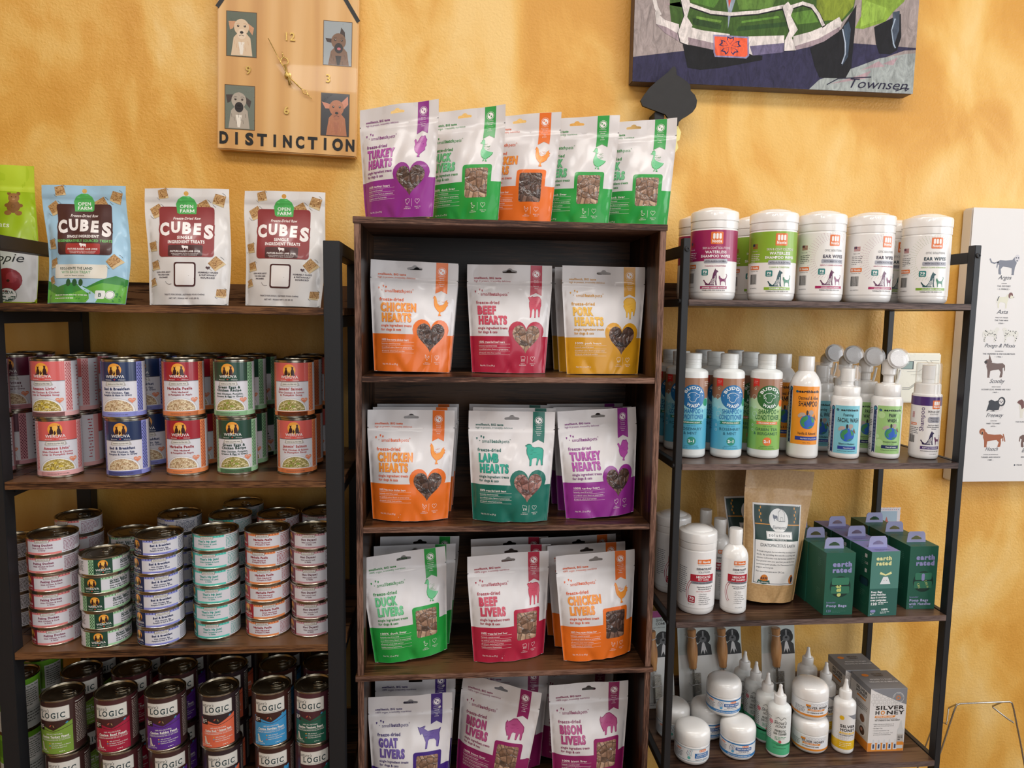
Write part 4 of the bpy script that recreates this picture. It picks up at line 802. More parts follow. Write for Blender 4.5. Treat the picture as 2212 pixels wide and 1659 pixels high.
def earth(kind):
    wp = '@white_plastic'
    if kind == 'oat':
        R = 32.; body = lathe('bottle_body', [(0, 2), (26, .3), (29.5, 1), (31.6, 4), (32, 8), (32, 146), (31.3, 155), (29, 164), (25, 173), (19.5, 181), (15.5, 185), (14, 187)], [wp], 48)
        cap = lathe('cap', [(14.5, 185.6), (15.6, 185.8), (16, 187), (16, 214), (15, 216), (0, 216.4)], [wp], 36); sp = [['bottle_body', body], ['cap', cap]]
        lo, hi, bgc, ik, x0, x1 = 31, 154, 'f0962a', '20242e', -26, 34
    else:
        R = 31.; body = lathe('bottle_body', [(0, 2), (25, .3), (28.6, 1), (30.6, 4), (31, 8), (31, 122), (30, 128), (27.5, 132), (26, 133)], [wp], 44)
        sp = [['bottle_body', body]]; lo, hi, bgc, ik, x0, x1 = 12, 114, ('7cc4d4' if kind == 'face' else '9dc77e'), '1c2a30', -21, 32
        if kind == 'face':
            col = lathe('collar', [(25.5, 132), (26, 133), (26, 151), (24.5, 153), (14, 154), (12, 157)], [wp], 36); pump = lathe('pump', [(12, 154), (12, 163), (13.5, 164), (13.5, 188), (12, 191), (0, 191.5)], [wp], 28)
            oc = lathe('clear_cap', [(24.6, 153), (24.6, 193), (22.5, 197.5), (0, 198)], ['@clear'], 36); sp += [['collar', col], ['pump', pump], ['clear_cap', oc]]
        else:
            col = lathe('collar', [(24.5, 132), (25.5, 133.5), (25.5, 156), (23.5, 159), (14, 160), (12, 162)], [wp], 36)
            neck = lathe('pump', [(10.5, 160), (10.5, 176), (14.5, 180), (14.5, 203), (11, 208), (7, 212)], [wp], 28)
            bm = bmesh.new()      # tilted round brush head under a clear dome
            def dish(r0, r1, z0, z1, mi, n=32, cap=True):
                A = [bm.verts.new((r0*math.cos(2*PI*k/n), r0*math.sin(2*PI*k/n), z0)) for k in range(n)]; B = [bm.verts.new((r1*math.cos(2*PI*k/n), r1*math.sin(2*PI*k/n), z1)) for k in range(n)]
                for k in range(n): bm.faces.new((A[k], A[(k+1) % n], B[(k+1) % n], B[k])).material_index = mi
                if cap: bm.faces.new(B).material_index = mi; bm.faces.new(A).material_index = mi
            dish(.0085, .0205, -.011, 0, 0); dish(.0205, .0215, 0, .004, 0); dish(.0185, .0175, .004, .0085, 1)
            T = Matrix.Translation((.012, -.008, .213)) @ Matrix.Rotation(math.radians(20), 4, 'Z') @ Matrix.Rotation(math.radians(78), 4, 'X')
            for v_ in bm.verts: v_.co = T @ v_.co
            head = finish(bm, 'brush_head', [wp, '@foam'], 40)
            dome = lathe('clear_dome', [(22, 3), (22.2, 7), (21, 13), (15, 16.5), (0, 18)], ['@clear'], 32); dome.transform(T)
            sp += [['collar', col], ['pump', neck], ['brush_head', head], ['clear_dome', dome]]
            shell = tube('clip_strip', [(.0155, -.006, .161), (.018, -.008, .175), (.02, -.006, .19)], .0025, cmat('@frosted')); sp += [['clip_strip', shell]]
    a = Art('gloss'); C = PI*R
    a.rect(x0, lo, x1, hi, bgc, 0); a.rect(x0-36, lo, x0-9, hi, 'e6e6e8', 0)
    a.poly([(x0-9, lo+6), (x0-1.5, lo+6), (x0-1.5, hi-12), (x0-9, hi-12)], '1f2f5c', 1); a.poly([(x0-9, lo+6), (x0-9, lo-1), (x0-5.2, lo+3), (x0-1.5, lo-1), (x0-1.5, lo+6)], '1f2f5c', 1); a.disc(x0-5.2, hi-7, 4.6, '1f2f5c', 1, ry=6); a.disc(x0-5.2, hi-6.5, 3.2, '3f8fa0', 3)
    y = lo+12
    while y < hi-18: a.ring(x0-5.2, y, 2, .5, '9aa8c8', 4, n=10); y += 7.5
    for q in range(4): a.bars(x0-32, hi-8-q*26, 20, 5, 3.6, 1.4, '2c3038', 4)
    H = hi-lo; cx = 7; f = H/123
    a.disc(cx-22, hi-11*f, 2.8, '2a6a50', 5, n=12); a.disc(cx-20.4, hi-11.6*f, 2, '1f4a8c', 6, n=12); a.text('earthbath', cx+3, hi-13.5*f, 5.6*f if kind == 'oat' else 4.4, ik, w=43 if kind == 'oat' else 36, b=.055)
    if kind == 'oat':
        a.text('Oatmeal & Aloe', cx+2, hi-28, 7.5, ik, w=42, b=.01); a.text('SHAMPOO', cx+2, hi-42, 11, ik, w=40, b=.02); globe(a, cx+2, hi-75, 15); a.text('Vanilla & Almond', cx+2, hi-102, 5.5, ik, w=38, b=.01)
        a.rect(cx-22, hi-114, cx+26, hi-106, '1f3c96', 4); a.text('Helps Relieve Itching & Dry Skin', cx+6, hi-111.5, 2.8, 'eef0f4', w=34); a.text('16 fl oz - 473 mL', cx+2, hi-120, 2, ik, w=16)
    elif kind == 'face':
        a.text('Foaming', cx, hi-22, 6, ik, w=20, b=.01); a.text('FACIAL WASH', cx+1, hi-35, 9, ik, w=44, b=.02); globe(a, cx, hi-62, 14); a.text('Bilberry & Blueberry', cx, hi-83, 4, ik, w=32, b=.01)
        a.rect(cx-18, hi-93, cx+19, hi-86, '1f3c96', 4); a.text('Hypoallergenic', cx+3, hi-91, 2.8, 'eef0f4', w=20); a.text('No Rinse Formula | Safe & Nontoxic', cx, hi-97.5, 2, ik, w=36)
    else:
        for x, yy, r_ in ((-12, hi-20, 7), (28, hi-12, 6), (-14, lo+22, 8), (-4, lo+14, 4), (-18, lo+36, 4), (20, hi-30, 4)): a.disc(x, yy, r_, 'b4d79a', 2)
        a.text('PAW', cx+2, hi-24, 8, ik, w=15, b=.03); a.text('WASH', cx+2, hi-34.5, 8, ik, w=19, b=.03); globe(a, cx+2, hi-59, 13); a.text('Avocado & Calendula', cx+1, hi-78, 3.4, ik, w=28, b=.01); a.text('with Tea Tree Oil', cx+1, hi-81.5, 1.6, ik, w=14)
        a.rect(cx-16, hi-91, cx+20, hi-84, '1f2f5c', 4); a.text('Cleans & Protects', cx+3, hi-89, 2.8, 'eef0f4', w=22, b=.02); a.text('No Rinse Formula | Safe & Nontoxic', cx, hi-95.5, 2, ik, w=34)
    return sp+[['printed_label', a.build('printed_label', cyl(R+.15), 4., None, base=.05, thresh=5)]]
def nfoam():
    R = 28.5; wp = '@white_plastic'
    body = lathe('bottle_body', [(0, 2), (23, .3), (26, 1), (28.2, 4), (28.5, 8), (28.5, 136), (27.5, 139), (25, 140)], [wp], 44); col = lathe('collar', [(24.5, 139), (25.5, 140), (25, 160), (23, 161.5), (12, 162)], [wp], 36)
    pump = lathe('pump', [(11.5, 160), (11.5, 170), (12.5, 171), (12.5, 200), (0, 201)], [wp], 28); oc = lathe('clear_cap', [(23.2, 161.5), (24.4, 162), (24.2, 201), (22.5, 205), (0, 206)], ['@clear'], 36)
    a = Art('gloss'); C = PI*R; a.rect(-C, 8, C, 137, 'e9e6e4', 0); a.rect(-C, 115, C, 134, '46286e', 1); nootie_logo(a, 25, 118, 9)
    a.text('Shampoo', 2, 60, 8.5, '46286e', al='l', w=52, rot=PI/2); a.text('SKIN & COAT', 21, 101, 4.2, '2c2a34', w=26, b=.02); a.text('SOLUTIONS', 21, 96, 3, '55555c', w=18)
    a.rrect(9, 79, 36, 92, 4, '9a9aa4', 3); a.text('Waterless', 22, 87, 3.2, '2c2a34', w=18); a.text('Foaming', 22, 82, 3.2, '2c2a34', w=15)
    for q, t in enumerate(('Rub On & Wipe Off', 'Gentle Hypoallergenic', 'Formula')): a.text(t, 22, 73-4*q, 2.4, '3c3c48', w=(24, 28, 10)[q], b=.02)
    dogcat(a, 1, 32, 30, '2a1c48', '6a3a5c'); a.rect(-2, 22, 40, 28.5, '46286e', 3); a.text('SOFT LILY PASSION', 18, 23.8, 3, 'eeeaf2', w=32, b=.03); a.text('FOR DOGS & CATS OF ALL AGES', 18, 17, 2.2, '2c2a34', w=38, b=.02); a.text('7 FL OZ (207 ML)', 24, 11, 1.8, '2c2a34', w=16)
    for q in range(6): a.rect(-24, 88+q*2.2, -18, 89.2+q*2.2, 'a52a35', 3)
    nootie_bar(a, -28, 72, 16); a.bars(-30, 66, 22, 5, 3.8, 1.2, '3c3c48', 4); a.code(-30, 34, 15, 16)
    return [['bottle_body', body], ['collar', col], ['pump', pump], ['clear_cap', oc], ['printed_label', wrap_label(a, R)]]
def derm_bottle():
    R = 27.5; wp = '@white_plastic'
    body = lathe('bottle_body', [(0, 2), (22, .3), (25, 1), (27.2, 4), (27.5, 8), (27.5, 118), (26.5, 126), (23.5, 134), (18, 141), (14, 145), (12.5, 148)], [wp], 44); cap = lathe('cap', [(12.6, 146.5), (13.6, 147), (13.9, 178), (13, 180), (0, 180.5)], [wp], 32)
    a = Art('gloss'); a.rect(-40, 12, 40, 120, 'ecebea', 0); nootie_bar(a, 0, 108, 26); a.text('Trusted by Veterinarians', 13, 104.5, 1.8, '55555c', w=24); a.text('DERMATOLOGY', 13, 96, 4, '2c2f3c', w=30, b=.03); a.text('SOLUTIONS', 13, 90.5, 3.4, '55555c', w=22)
    a.rect(-12, 71, 34, 87, 'b01f33', 3); a.text('MEDICATED', 12, 79.5, 4.2, 'f4eeee', w=28, b=.04); a.text('PET SHAMPOO', 12, 73.5, 4, 'f4eeee', w=31, b=.03); a.rect(-10, 66.5, 34, 71, '8a8d96', 3); a.text('SKIN CONDITION TREATMENT', 12, 68, 2.2, '23252c', w=34)
    for r_ in (33, 37): a.line([(20-r_*math.cos(t), 48+r_*math.sin(t)) for t in [-.6+.12*k for k in range(12)]], 1, 'b4405a', 3)
    a.text('Chlorhexidine Gluconate 2%', 14, 60, 2.3, '2c2f3c', w=32, b=.02); a.text('Miconazole Nitrate 2%', 14, 56, 2.3, '2c2f3c', w=26, b=.02)
    for q, t in enumerate(('Hot Spots', 'Ringworm', 'Skin Infections', 'Dry Itchy Skin', 'Allergic Dermatitis', 'Topical Skin', 'Conditions')): a.text('› '+t, 2, 49-4.2*q, 2.2, '3a3c46', al='l', w=8+len(t)*.9)
    a.text('8 fl oz (237 ml)', 14, 14.5, 1.8, '3a3c46', w=16)
    return [['bottle_body', body], ['cap', cap], ['printed_label', wrap_label(a, R)]]
def jar(v):
    R = 37.5 if v != 'honey' else 38.; wp = '@white_plastic'; H = 79. if v != 'honey' else 76.5
    body = lathe('jar_body', [(0, 2), (26, .3), (31, 1), (35, 4), (R, 10), (R, 43), (R-1, 44.5), (R-4, 45)], [wp], 48)
    lid = lathe('lid', [(R-3, 45.2), (R+.6, 45.6), (R+.8, 47), (R+.8, H-20), (R+.1, H-13), (R-2, H-8), (R-6, H-4), (R-11, H-1.7), (R-18, H-.5), (R-26, H), (0, H)], [wp if v != 'honey' else '@wrapped'], 48, 50)
    a = Art('gloss'); C = PI*R; a.rect(-C, 10.5, C, 42.5, 'e7e8ea', 0)
    if v == 'tear':
        a.rect(-C, 38, C, 41, '2a7ab8', 1); a.rect(-C, 11, C, 17, '2a7ab8', 1); a.text('GENTLY CLEANS AROUND EYES & FACE', 8, 12.6, 2.2, 'eef2f6', w=50, b=.02); nootie_bar(a, 14, 33.5, 14); a.rrect(0, 26, 36, 33, 1, '1f5a9c', 4); a.text('TEAR STAIN WIPES', 18, 28, 3.2, 'eef2f6', w=32, b=.03)
        a.text('WITH ALOE VERA', 18, 22.6, 2.6, '24356a', w=24, b=.03); a.text('Removes & Prevents Face and Eye Stains', 18, 19, 1.8, '24303c', w=34)
        for k in range(4): a.line([(-10+3*k, 36), (-13+3*k, 30), (-12+3*k, 24)], .8, ('24356a', '2a7ab8')[k % 2], 3)
        a.disc(-6, 22, 3, '58a8d8', 4)
    elif v == 'dental':
        a.rect(-C, 39.4, C, 40.2, '2a7a8c', 1); a.rect(-C, 13, C, 13.8, '2a7a8c', 1); a.rect(6, 20, 40, 31, '2f6ca8', 3); a.text('MEDICATED', 23, 26.4, 3, 'eef2f6', w=24, b=.03); a.text('DENTAL WIPES', 23, 21.8, 3, 'eef2f6', w=28)
        nootie_bar(a, 16, 33.5, 16); a.text('Chlorhexidine, Miconazole', 22, 15.6, 2, '24303c', w=30, b=.02)
        for k in range(4): a.line([(-8+3*k, 38), (-11+3*k, 30), (-9+3*k, 24)], .8, ('24356a', '5aa8b8')[k % 2], 3)
        a.disc(-6, 20, 3.4, '5ab0a8', 4)
    else:
        a.rect(-C, 10.5, C, 15, 'df8a2c', 1); a.text('SILVER HONEY', 8, 29, 5, '4a3f3a', w=50, b=.03); a.poly([(-16, 24), (22, 24), (24, 28), (-14, 28)], 'df8a2c', 4); a.text('RAPID EAR CARE', 3, 24.9, 2.2, 'f4efe6', w=28, b=.02)
        a.text('VET STRENGTH PET WIPES', 2, 18.5, 2.8, '3a3a3e', w=36, b=.02); a.rrect(-19, 33, -9, 38, 1, 'df8a2c', 4)
        for k in range(7): a.ring(-6+7*k, 38, 3.4, .5, 'b9bbc0', 2, n=6)
    if v != 'honey': nootie_bar(a, -36, 32, 12)
    a.bars(-44, 29, 24, 6, 2.6, 1, '4a4c55', 4)
    return [['jar_body', body], ['lid', lid], ['printed_label', a.build('printed_label', cyl(R+.15), 4., None, base=.05, thresh=5)]]
def squeeze(v):
    R = 24.5 if v == 'ear' else 23.; m = '@frosted' if v == 'ear' else '@white_plastic'; h = 112 if v == 'ear' else 118
    body = lathe('bottle_body', [(0, 2), (R-5, .3), (R-2.5, 1), (R-.4, 4), (R, 7), (R, h-10), (R-1, h-4), (R-5, h), (R-10, h+3), (10, h+5)], [m], 40)
    cap = lathe('nozzle_cap', [(10, h+3), (13, h+3.4), (13, h+19), (12, h+21), (8, h+22), (7, h+24), (4.2, h+36), (3.6, h+40), (3.9, h+43), (2.6, h+45.5), (0, h+46)], ['@white_plastic'], 28)
    a = Art('gloss'); C = PI*R
    if v == 'ear':
        a.rect(-C, 14, C, 96, 'e3e5e2', 0); a.rect(-C, 8, C, 34, '4fb583', 1); a.poly([(-C, 34), (-30, 38), (-8, 40), (16, 34), (C, 37), (C, 30), (-C, 30)], '4fb583', 1)
        a.text("Skout's", 10, 78, 7.5, '1f1f22', w=27, sh=.25); a.text('HONOR', 11, 70, 6, '1f1f22', w=22, sh=.2); a.line([(0, 90), (6, 94), (12, 88), (18, 94), (22, 91)], .8, '1f1f22', 4); a.text('PROBIOTIC', 11, 60, 5, '2a3a34', w=24, b=.02); a.text('EAR CLEANER', 11, 53.5, 5, '2a3a34', w=28, b=.02)
        a.disc(-10, 80, 5, 'd9838c', 3); a.bars(0, 48, 24, 3, 3, 1.2, '3f8f68', 4); a.text('100% NATURAL', 11, 29, 2, '1f4a36', w=16); a.text('ALCOHOL & FRAGRANCE FREE', 11, 22, 1.8, '1f4a36', w=28); a.disc(11, 38, 3.2, 'c9505a', 6); a.bars(-28, 90, 20, 14, 4.2, 1.2, '3c3c44', 4)
    else:
        a.rect(-C, 10, C, 92, 'e6e4e2', 0); a.rect(-C, 12, C, 32, 'e6b91f', 1); a.poly([(8, 92), (36, 92), (36, 78), (22, 82)], '8a8c92', 2); a.disc(-4, 84, 5, 'e6b91f', 3)
        for i in range(5):
            for k in range(3): a.ring(-10+8*i+(k % 2)*4, 36+k*6, 3.4, .5, 'b9bbc0', 2, n=6)
        a.text('SILVER', 10, 62, 6.6, '2a2a2e', w=34, b=.03); a.text('HONEY', 10, 53.5, 6.6, '2a2a2e', w=32, b=.03); a.poly([(-8, 47.5), (26, 47.5), (28, 51.5), (-6, 51.5)], 'e6b91f', 4); a.text('RAPID EAR CARE', 9, 48.3, 2.2, 'f4efe6', w=26, b=.02); a.text('VET STRENGTH EAR RINSE', 9, 43.5, 2, '3a3a3e', w=32, b=.02); a.bars(-6, 26, 26, 3, 4, 1.2, 'f6ecc0', 4)
    return [['bottle_body', body], ['nozzle_cap', cap], ['printed_label', wrap_label(a, R, 3.6)]]

# ------------------------------------------------------------------ cartons and comb cards
def carton_body(W, D, H, front, left, top, name='box'):
    """front/left/top: Art laid on the three seen faces; origin at the front bottom centre"""
    ms = []
    for art, surf in ((front, flat(0)), (left, lambda U, V: np.stack([np.full_like(U, -W/2), D-U, V], 1)), (top, lambda U, V: np.stack([U, V, np.full_like(U, H)], 1))): ms.append(art.build(name, surf))
    bm = bmesh.new(); base = bpy.data.meshes.new(name)
    mats = []
    for m in ms:
        o = len(bm.faces); bm.from_mesh(m); bm.faces.ensure_lookup_table()
        for f in bm.faces[o:]:
            q = m.materials[f.material_index]
            if q not in mats: mats.append(q)
            f.material_index = mats.index(q)
    w, d, h = W/2000, D/1000, H/1000
    P = {k: bm.verts.new(v) for k, v in dict(a=(w, 0, 0), b=(w, d, 0), c=(w, d, h), d=(w, 0, h), e=(-w, d, 0), f=(-w, d, h), g=(-w, 0, 0)).items()}
    for q in ('abcd', 'befc', 'abeg'): bm.faces.new([P[x] for x in q]).material_index = 0
    bm.to_mesh(base); bm.free()
    for q in mats: base.materials.append(q)
    return base
def bagbox(v):
    W, D, H = 65., 72., (136. if v == 'lav' else 141.)
    g, gl, lv = '1f5a48', '4a7a6a', '8f8fc0'
    f, l_, t = Art('satin'), Art('satin'), Art('satin')
    if v != 'handle':
        f.rect(-W/2, 0, W/2, H, g, 0); f.text('earth', 4, H-30, 11, lv, w=44, b=.07); f.text('rated', 4, H-43, 11, lv, w=44, b=.07)
        f.disc(2, 62, 23, '0f2f28', 2, n=36); f.rrect(-17, 66, 21, 82, 3, '35785d', 3); f.rrect(-18.5, 47, 22.5, 63, 3, '2f6f55', 3)
        if v == 'lav': f.text('at', 4, 58, 14, 'c3cc7a', w=15, b=.05, rot=PI/2, L=5); f.text('e', 4, 44, 12, 'c3cc7a', w=9, b=.05, rot=PI/2, L=5)
        else: f.rrect(-2, 64, 5, 80, 3, '8f8fc0', 4); f.text('CAN', -10, 52, 5, 'c3cc7a', w=12, rot=-1.2, L=5); f.text('CAN H', 8, 56, 5, 'c3cc7a', w=18, rot=-1.2, L=5)
        f.text('lavender', -27, 26, 3.6, lv, al='l', w=21)
        f.text('Poop Bags', -27, 17.5, 5.6, 'a8a8d0', al='l', w=46 if v == 'lav' else 44, b=.04)
        if v != 'lav': f.text('with Handles', -27, 9.5, 5.6, 'a8a8d0', al='l', w=50, b=.04); f.text('120', -27, 3.5, 4, lv, al='l', w=10)
        else: f.text('120', -27, 6.5, 5, lv, al='l', w=11); f.bars(-13, 8, 30, 2, 3, 1, gl, 4)
    else:
        f.rect(-W/2, 0, W/2, H, '4b7f75', 0); f.rect(-W/2+.2, .2, W/2-.2, 60, '2b5f56', 1); ye = 'e0dea0'
        f.text('earth', -4, H-19, 9, ye, w=36, b=.06); f.text('rated', -4, H-30, 9, ye, w=36, b=.06); f.poly([(-10, 70), (-3, 86), (7, 86), (14, 70)], 'dfe3e6', 3); f.poly([(-12, 92), (2, 88), (16, 92), (14, 97), (2, 91), (-10, 97)], ye, 3)
        f.disc(-1, 78, .8, '2a2a2a', 5, n=8); f.disc(5, 78, .8, '2a2a2a', 5, n=8)
        for k, s_ in enumerate(('Poop Bags', 'with Handles', 'Sacs à crottes', 'avec poignées')): f.text(s_, -29, 51-6*k, 4.2, 'eceef0', al='l', w=(26, 34, 36, 36)[k], b=.05)
        f.text('120', -29, 24, 6, 'eceef0', al='l', w=15, b=.05); f.bars(-11, 29, 22, 2, 3.4, 1.3, 'eceef0', 4); f.rrect(-28, 8, -16, 14, 3, lv, 3); f.text('100%', 4, 12, 4.2, 'eceef0', w=16, b=.05); f.bars(-5, 8, 22, 2, 2.6, 1, 'dfe3e6', 4); f.bars(-28, 5, 10, 2, 2.2, .8, 'dfe3e6', 4)
    l_.rect(0, 0, D, H, g, 0); l_.bars(40, H-20, 14, 5, 4, 1.3, gl, 3); l_.bars(40, 50, 16, 4, 4, 1.3, gl, 3)
    if v == 'handle': l_.rrect(D-22, H-18, D-14, H-10, 1.5, 'cfd4d8', 3); l_.text('120', D-16, H-32, 5, 'cfd4d8', w=11); l_.rrect(D-20, H-50, D-13, H-42, 1, 'cfd4d8', 3); l_.rrect(D-36, 62, D-4, 80, 7, '0f2f28', 3); l_.rrect(D-32, 62, D-8, 77, 3, '1a3a4a', 4); l_.ring(D-18, 36, 14, .5, gl, 3)
    tc = '7f7fb4' if v == 'handle' else g
    t.rect(-W/2, 0, W/2, D, tc, 0); t.bars(-18, 14, 34, 3, 4, 1.3, '5a5a90' if v == 'handle' else gl, 3)
    box = carton_body(W, D, H, f, l_, t)
    o = [(-.022, 0), (.022, 0), (.02, .019), (.016, .024), (-.016, .024), (-.02, .019)]; hl = [(-.0125, .006), (.0125, .006), (.011, .010), (.003, .0145), (-.003, .0145), (-.011, .010)]
    tab = prism('hang_tab', [[(x, z+H/1000) for x, z in o], [(x, z+H/1000) for x, z in hl]], .028, .0292, cmat('9a9bc0:satin'))
    return [['box', box], ['hang_tab', tab]]
def honeybox():
    W, D, H = 84., 78., 147.; f, l_, t = Art('satin'), Art('satin'), Art('satin')
    f.rect(-W/2, 0, W/2, H, 'e2dfdd', 0); f.rect(-W/2+.2, .2, W/2-.2, 20, 'df8a2c', 1)
    f.poly([(-W/2+.2, H-.2), (W/2-.2, H-.2), (W/2-.2, H-38), (W/2-16, H-32), (-W/2+10, H-6)], '85878d', 2)
    for i in range(7):
        for k in range(4):
            x, y = -36+9*i+(k % 2)*4.5, H-16-7*k
            if y < H-10-(x+36)*.30: f.ring(x, y, 4, .6, 'b4b2b0', 2, n=6)
    f.ring(W/2-20, H-22, 13, .7, 'dcdcdc', 4); f.text('FAST · NATURAL', W/2-20, H-22, 2.4, 'dcdcdc', w=28, arc=(9.5, True)); f.text('EFFECTIVE', W/2-20, H-22, 2.4, 'dcdcdc', w=20, arc=(12, False)); f.ring(W/2-20, H-22, 5.6, 1.8, 'e0802c', 5, n=6)
    f.text('SILVER', 4, 98, 9, '2f2b2a', w=66, b=.03); f.text('H', -24, 86.5, 9, '2f2b2a', w=11, b=.03); f.ring(-11.5, 91, 5.2, 2.2, 'df8a2c', 5, n=6); f.text('NEY', 17, 86.5, 9, '2f2b2a', w=42, b=.03)
    f.poly([(-30, 79.5), (16, 79.5), (19, 84), (-28, 84)], 'df8a2c', 4); f.text('RAPID EAR CARE', -7, 80.5, 2.8, 'f4efe6', w=38, b=.02); f.text('Natural Manuka Honey + MicroSilver BG', -2, 76, 2, '4a4a4e', w=50); f.text('VET STRENGTH EAR TREATMENT', 0, 71.5, 3.2, '3a3a3e', w=58, b=.02)
    for k, q in enumerate(('Helps treat pet ear infections in 10', 'days or your money back guaranteed', 'For Dogs + Cats', 'Contains treatment for 1 ear', 'Contains 4 fl oz rinse and 5 - 1 ml', 'premeasured concentrated doses')): f.text('• '+q if k in (0, 2, 3, 4) else '  '+q, -32, 63-(0, 4, 9.5, 15, 20.5, 24.5)[k], 2.2, '4a4a4e', al='l', w=(48, 48, 22, 38, 46, 42)[k])
    for k in range(5): x = -33+k*12.5; f.poly([(x, 4), (x+9, 4), (x+9, 18), (x+6.5, 22), (x+5.2, 28), (x+3.8, 28), (x+2.5, 22), (x, 18)], 'd4d6da', 3); f.rect(x+2.5, 7, x+6.5, 17, '3a4a6a', 4)
    x = 25; f.poly([(x, 6), (x+15, 6), (x+15, 50), (x+11, 56), (x+10, 64), (x+8, 72), (x+7, 72), (x+5, 64), (x+4, 56), (x, 50)], 'cfcfce', 4); f.rect(x, 14, x+15, 40, 'b9b4ae', 5); f.rect(x, 14, x+15, 22, 'df8a2c', 6); f.bars(x+2, 34, 11, 3, 4, 1.6, '3a3a3e', 6)
    l_.rect(0, 0, D, H, 'd8d4d0', 0); l_.rect(.2, .2, D-.2, 20, 'df8a2c', 1); l_.rect(.2, H-14, D-.2, H-.2, '85878d', 1); l_.text('SILVER', 44, H-24, 7, '2f2b2a', w=44, b=.03); l_.text('HONEY', 44, H-33, 7, '2f2b2a', w=42, b=.03); l_.poly([(26, H-40), (60, H-40), (62, H-36), (28, H-36)], 'df8a2c', 3)
    l_.bars(24, H-52, 46, 4, 4, 1.4, '6a645f', 3); l_.rrect(34, 52, 68, 82, 1, 'efedea', 3); l_.disc(52, 64, 9, '8a5a40', 4); l_.disc(54, 36, 13, 'efedea', 3); l_.disc(54, 36, 10, '5a4438', 4); l_.disc(52, 38, 4, 'd9a08a', 5); l_.bars(24, 48, 8, 5, 4, 1.4, '6a645f', 3)
    t.rect(-W/2, 0, W/2, D, '6f7176', 0); t.text('PROVEN TO START', 4, 36, 5, 'd6d6d8', w=52, b=.02); t.text('HEALING IN 30 MINUTES', 4, 26, 5, 'd6d6d8', w=66, b=.02); t.disc(-22, 58, 8, 'd0782c', 2, ry=6); t.text('SILVER', 8, 60, 5, '4a3f3a', w=26, b=.02); t.text('HONEY', 8, 52, 5, '4a3f3a', w=24, b=.02)
    return [['box', carton_body(W, D, H, f, l_, t)]]
def comb_card():
    a = Art('satin'); W, H = 86., 238.; a.rect(-W/2, 0, W/2, H, 'e6e6e4', 0); a.rect(-W/2+.3, 128, W/2-.3, H-.3, 'd3dcd9', 1); a.rect(-W/2+.3, 222, W/2-.3, H-.3, 'b04a8c', 2)
    a.text('SHEA', 16, 212, 6, '3a3a3c', w=22, b=.01); a.text('COMB', 16, 203, 6, '3a3a3c', w=24, b=.01); a.text('for a longer silky coat', 4, 196, 2.4, '55555a', w=44)
    D = '2c2e30'; a.disc(20, 172, 17, D, 3, ry=15); a.disc(8, 166, 6, D, 3, ry=11); a.disc(33, 166, 6, D, 3, ry=11); a.disc(21, 163, 9, '6a6c6e', 4, ry=8); a.disc(21, 165, 3.4, '141416', 5, ry=2.5); a.disc(14, 176, 2, '141416', 5); a.disc(27, 176, 2, '141416', 5); a.rect(19.4, 168, 22.6, 184, '9a9c9e', 4)
    a.poly([(0, 124), (4, 150), (14, 158), (30, 158), (40, 148), (42.6, 124)], '3a3c3e', 3); a.poly([(14, 126), (18, 152), (21, 158), (25, 152), (31, 128), (26, 138), (24, 126), (20, 138)], 'e2e2e2', 4)
    a.text('SHEA SHIMMER COMB', -6, 12, 3, '7a7a7e', w=46); a.bars(-20, 7, 34, 1, 3, 1.2, '8a8a8e', 3)
    card = a.build('card', flat(0)); bm = bmesh.new(); bm.from_mesh(card); r = bmesh.ops.create_cube(bm, size=1)
    for v in r['verts']: v.co = Vector((v.co.x*W/1000, .0008+v.co.y*.0012, H/2000+v.co.z*H/1000))
    bm.to_mesh(card); bm.free()
    handle = lathe('handle', [(0, 100), (8.5, 100.5), (9.5, 103), (9.6, 110), (11.5, 122), (13, 138), (12.5, 152), (10, 168), (9.3, 178), (10.5, 188), (10.8, 194), (9, 196), (0, 196.4)], ['@comb_wood'], 28); handle.transform(Matrix.Translation((-.012, -.0145, 0)))
    bm = bmesh.new()
    def bx(x0, x1, y0, y1, z0, z1):
        r = bmesh.ops.create_cube(bm, size=1)
        for v in r['verts']: v.co = Vector(((x0+x1)/2+v.co.x*(x1-x0), (y0+y1)/2+v.co.y*(y1-y0), (z0+z1)/2+v.co.z*(z1-z0)))
    bx(-.0145, -.0095, -.017, -.012, .02, .101); bx(-.0095, .006, -.0152, -.0142, .03, .088)
    for k in range(24): bx(-.0095, .0075, -.0162, -.0152, .0302+.0024*k, .0312+.0024*k)
    for k in range(4): bx(-.019+.004*k, -.017+.004*k, -.018, -.011, .096, .101)
    blade = finish(bm, 'comb_blade', ['@steel'])
    tie = tube('cable_tie', [(-.024, -.001, .178), (-.0225, -.018, .178), (-.012, -.0262, .1775), (-.0015, -.018, .178), (0, -.001, .178)], .0009, cmat('d9d9dc:plastic')); tie2 = tube('cable_tie', [(-.018, -.001, .06), (-.016, -.0185, .06), (.008, -.0175, .062), (.0095, -.001, .062)], .0009, cmat('d9d9dc:plastic'))
    return [['card', card], ['handle', handle], ['comb_blade', blade], ['cable_tie', tie], ['cable_tie', tie2]]
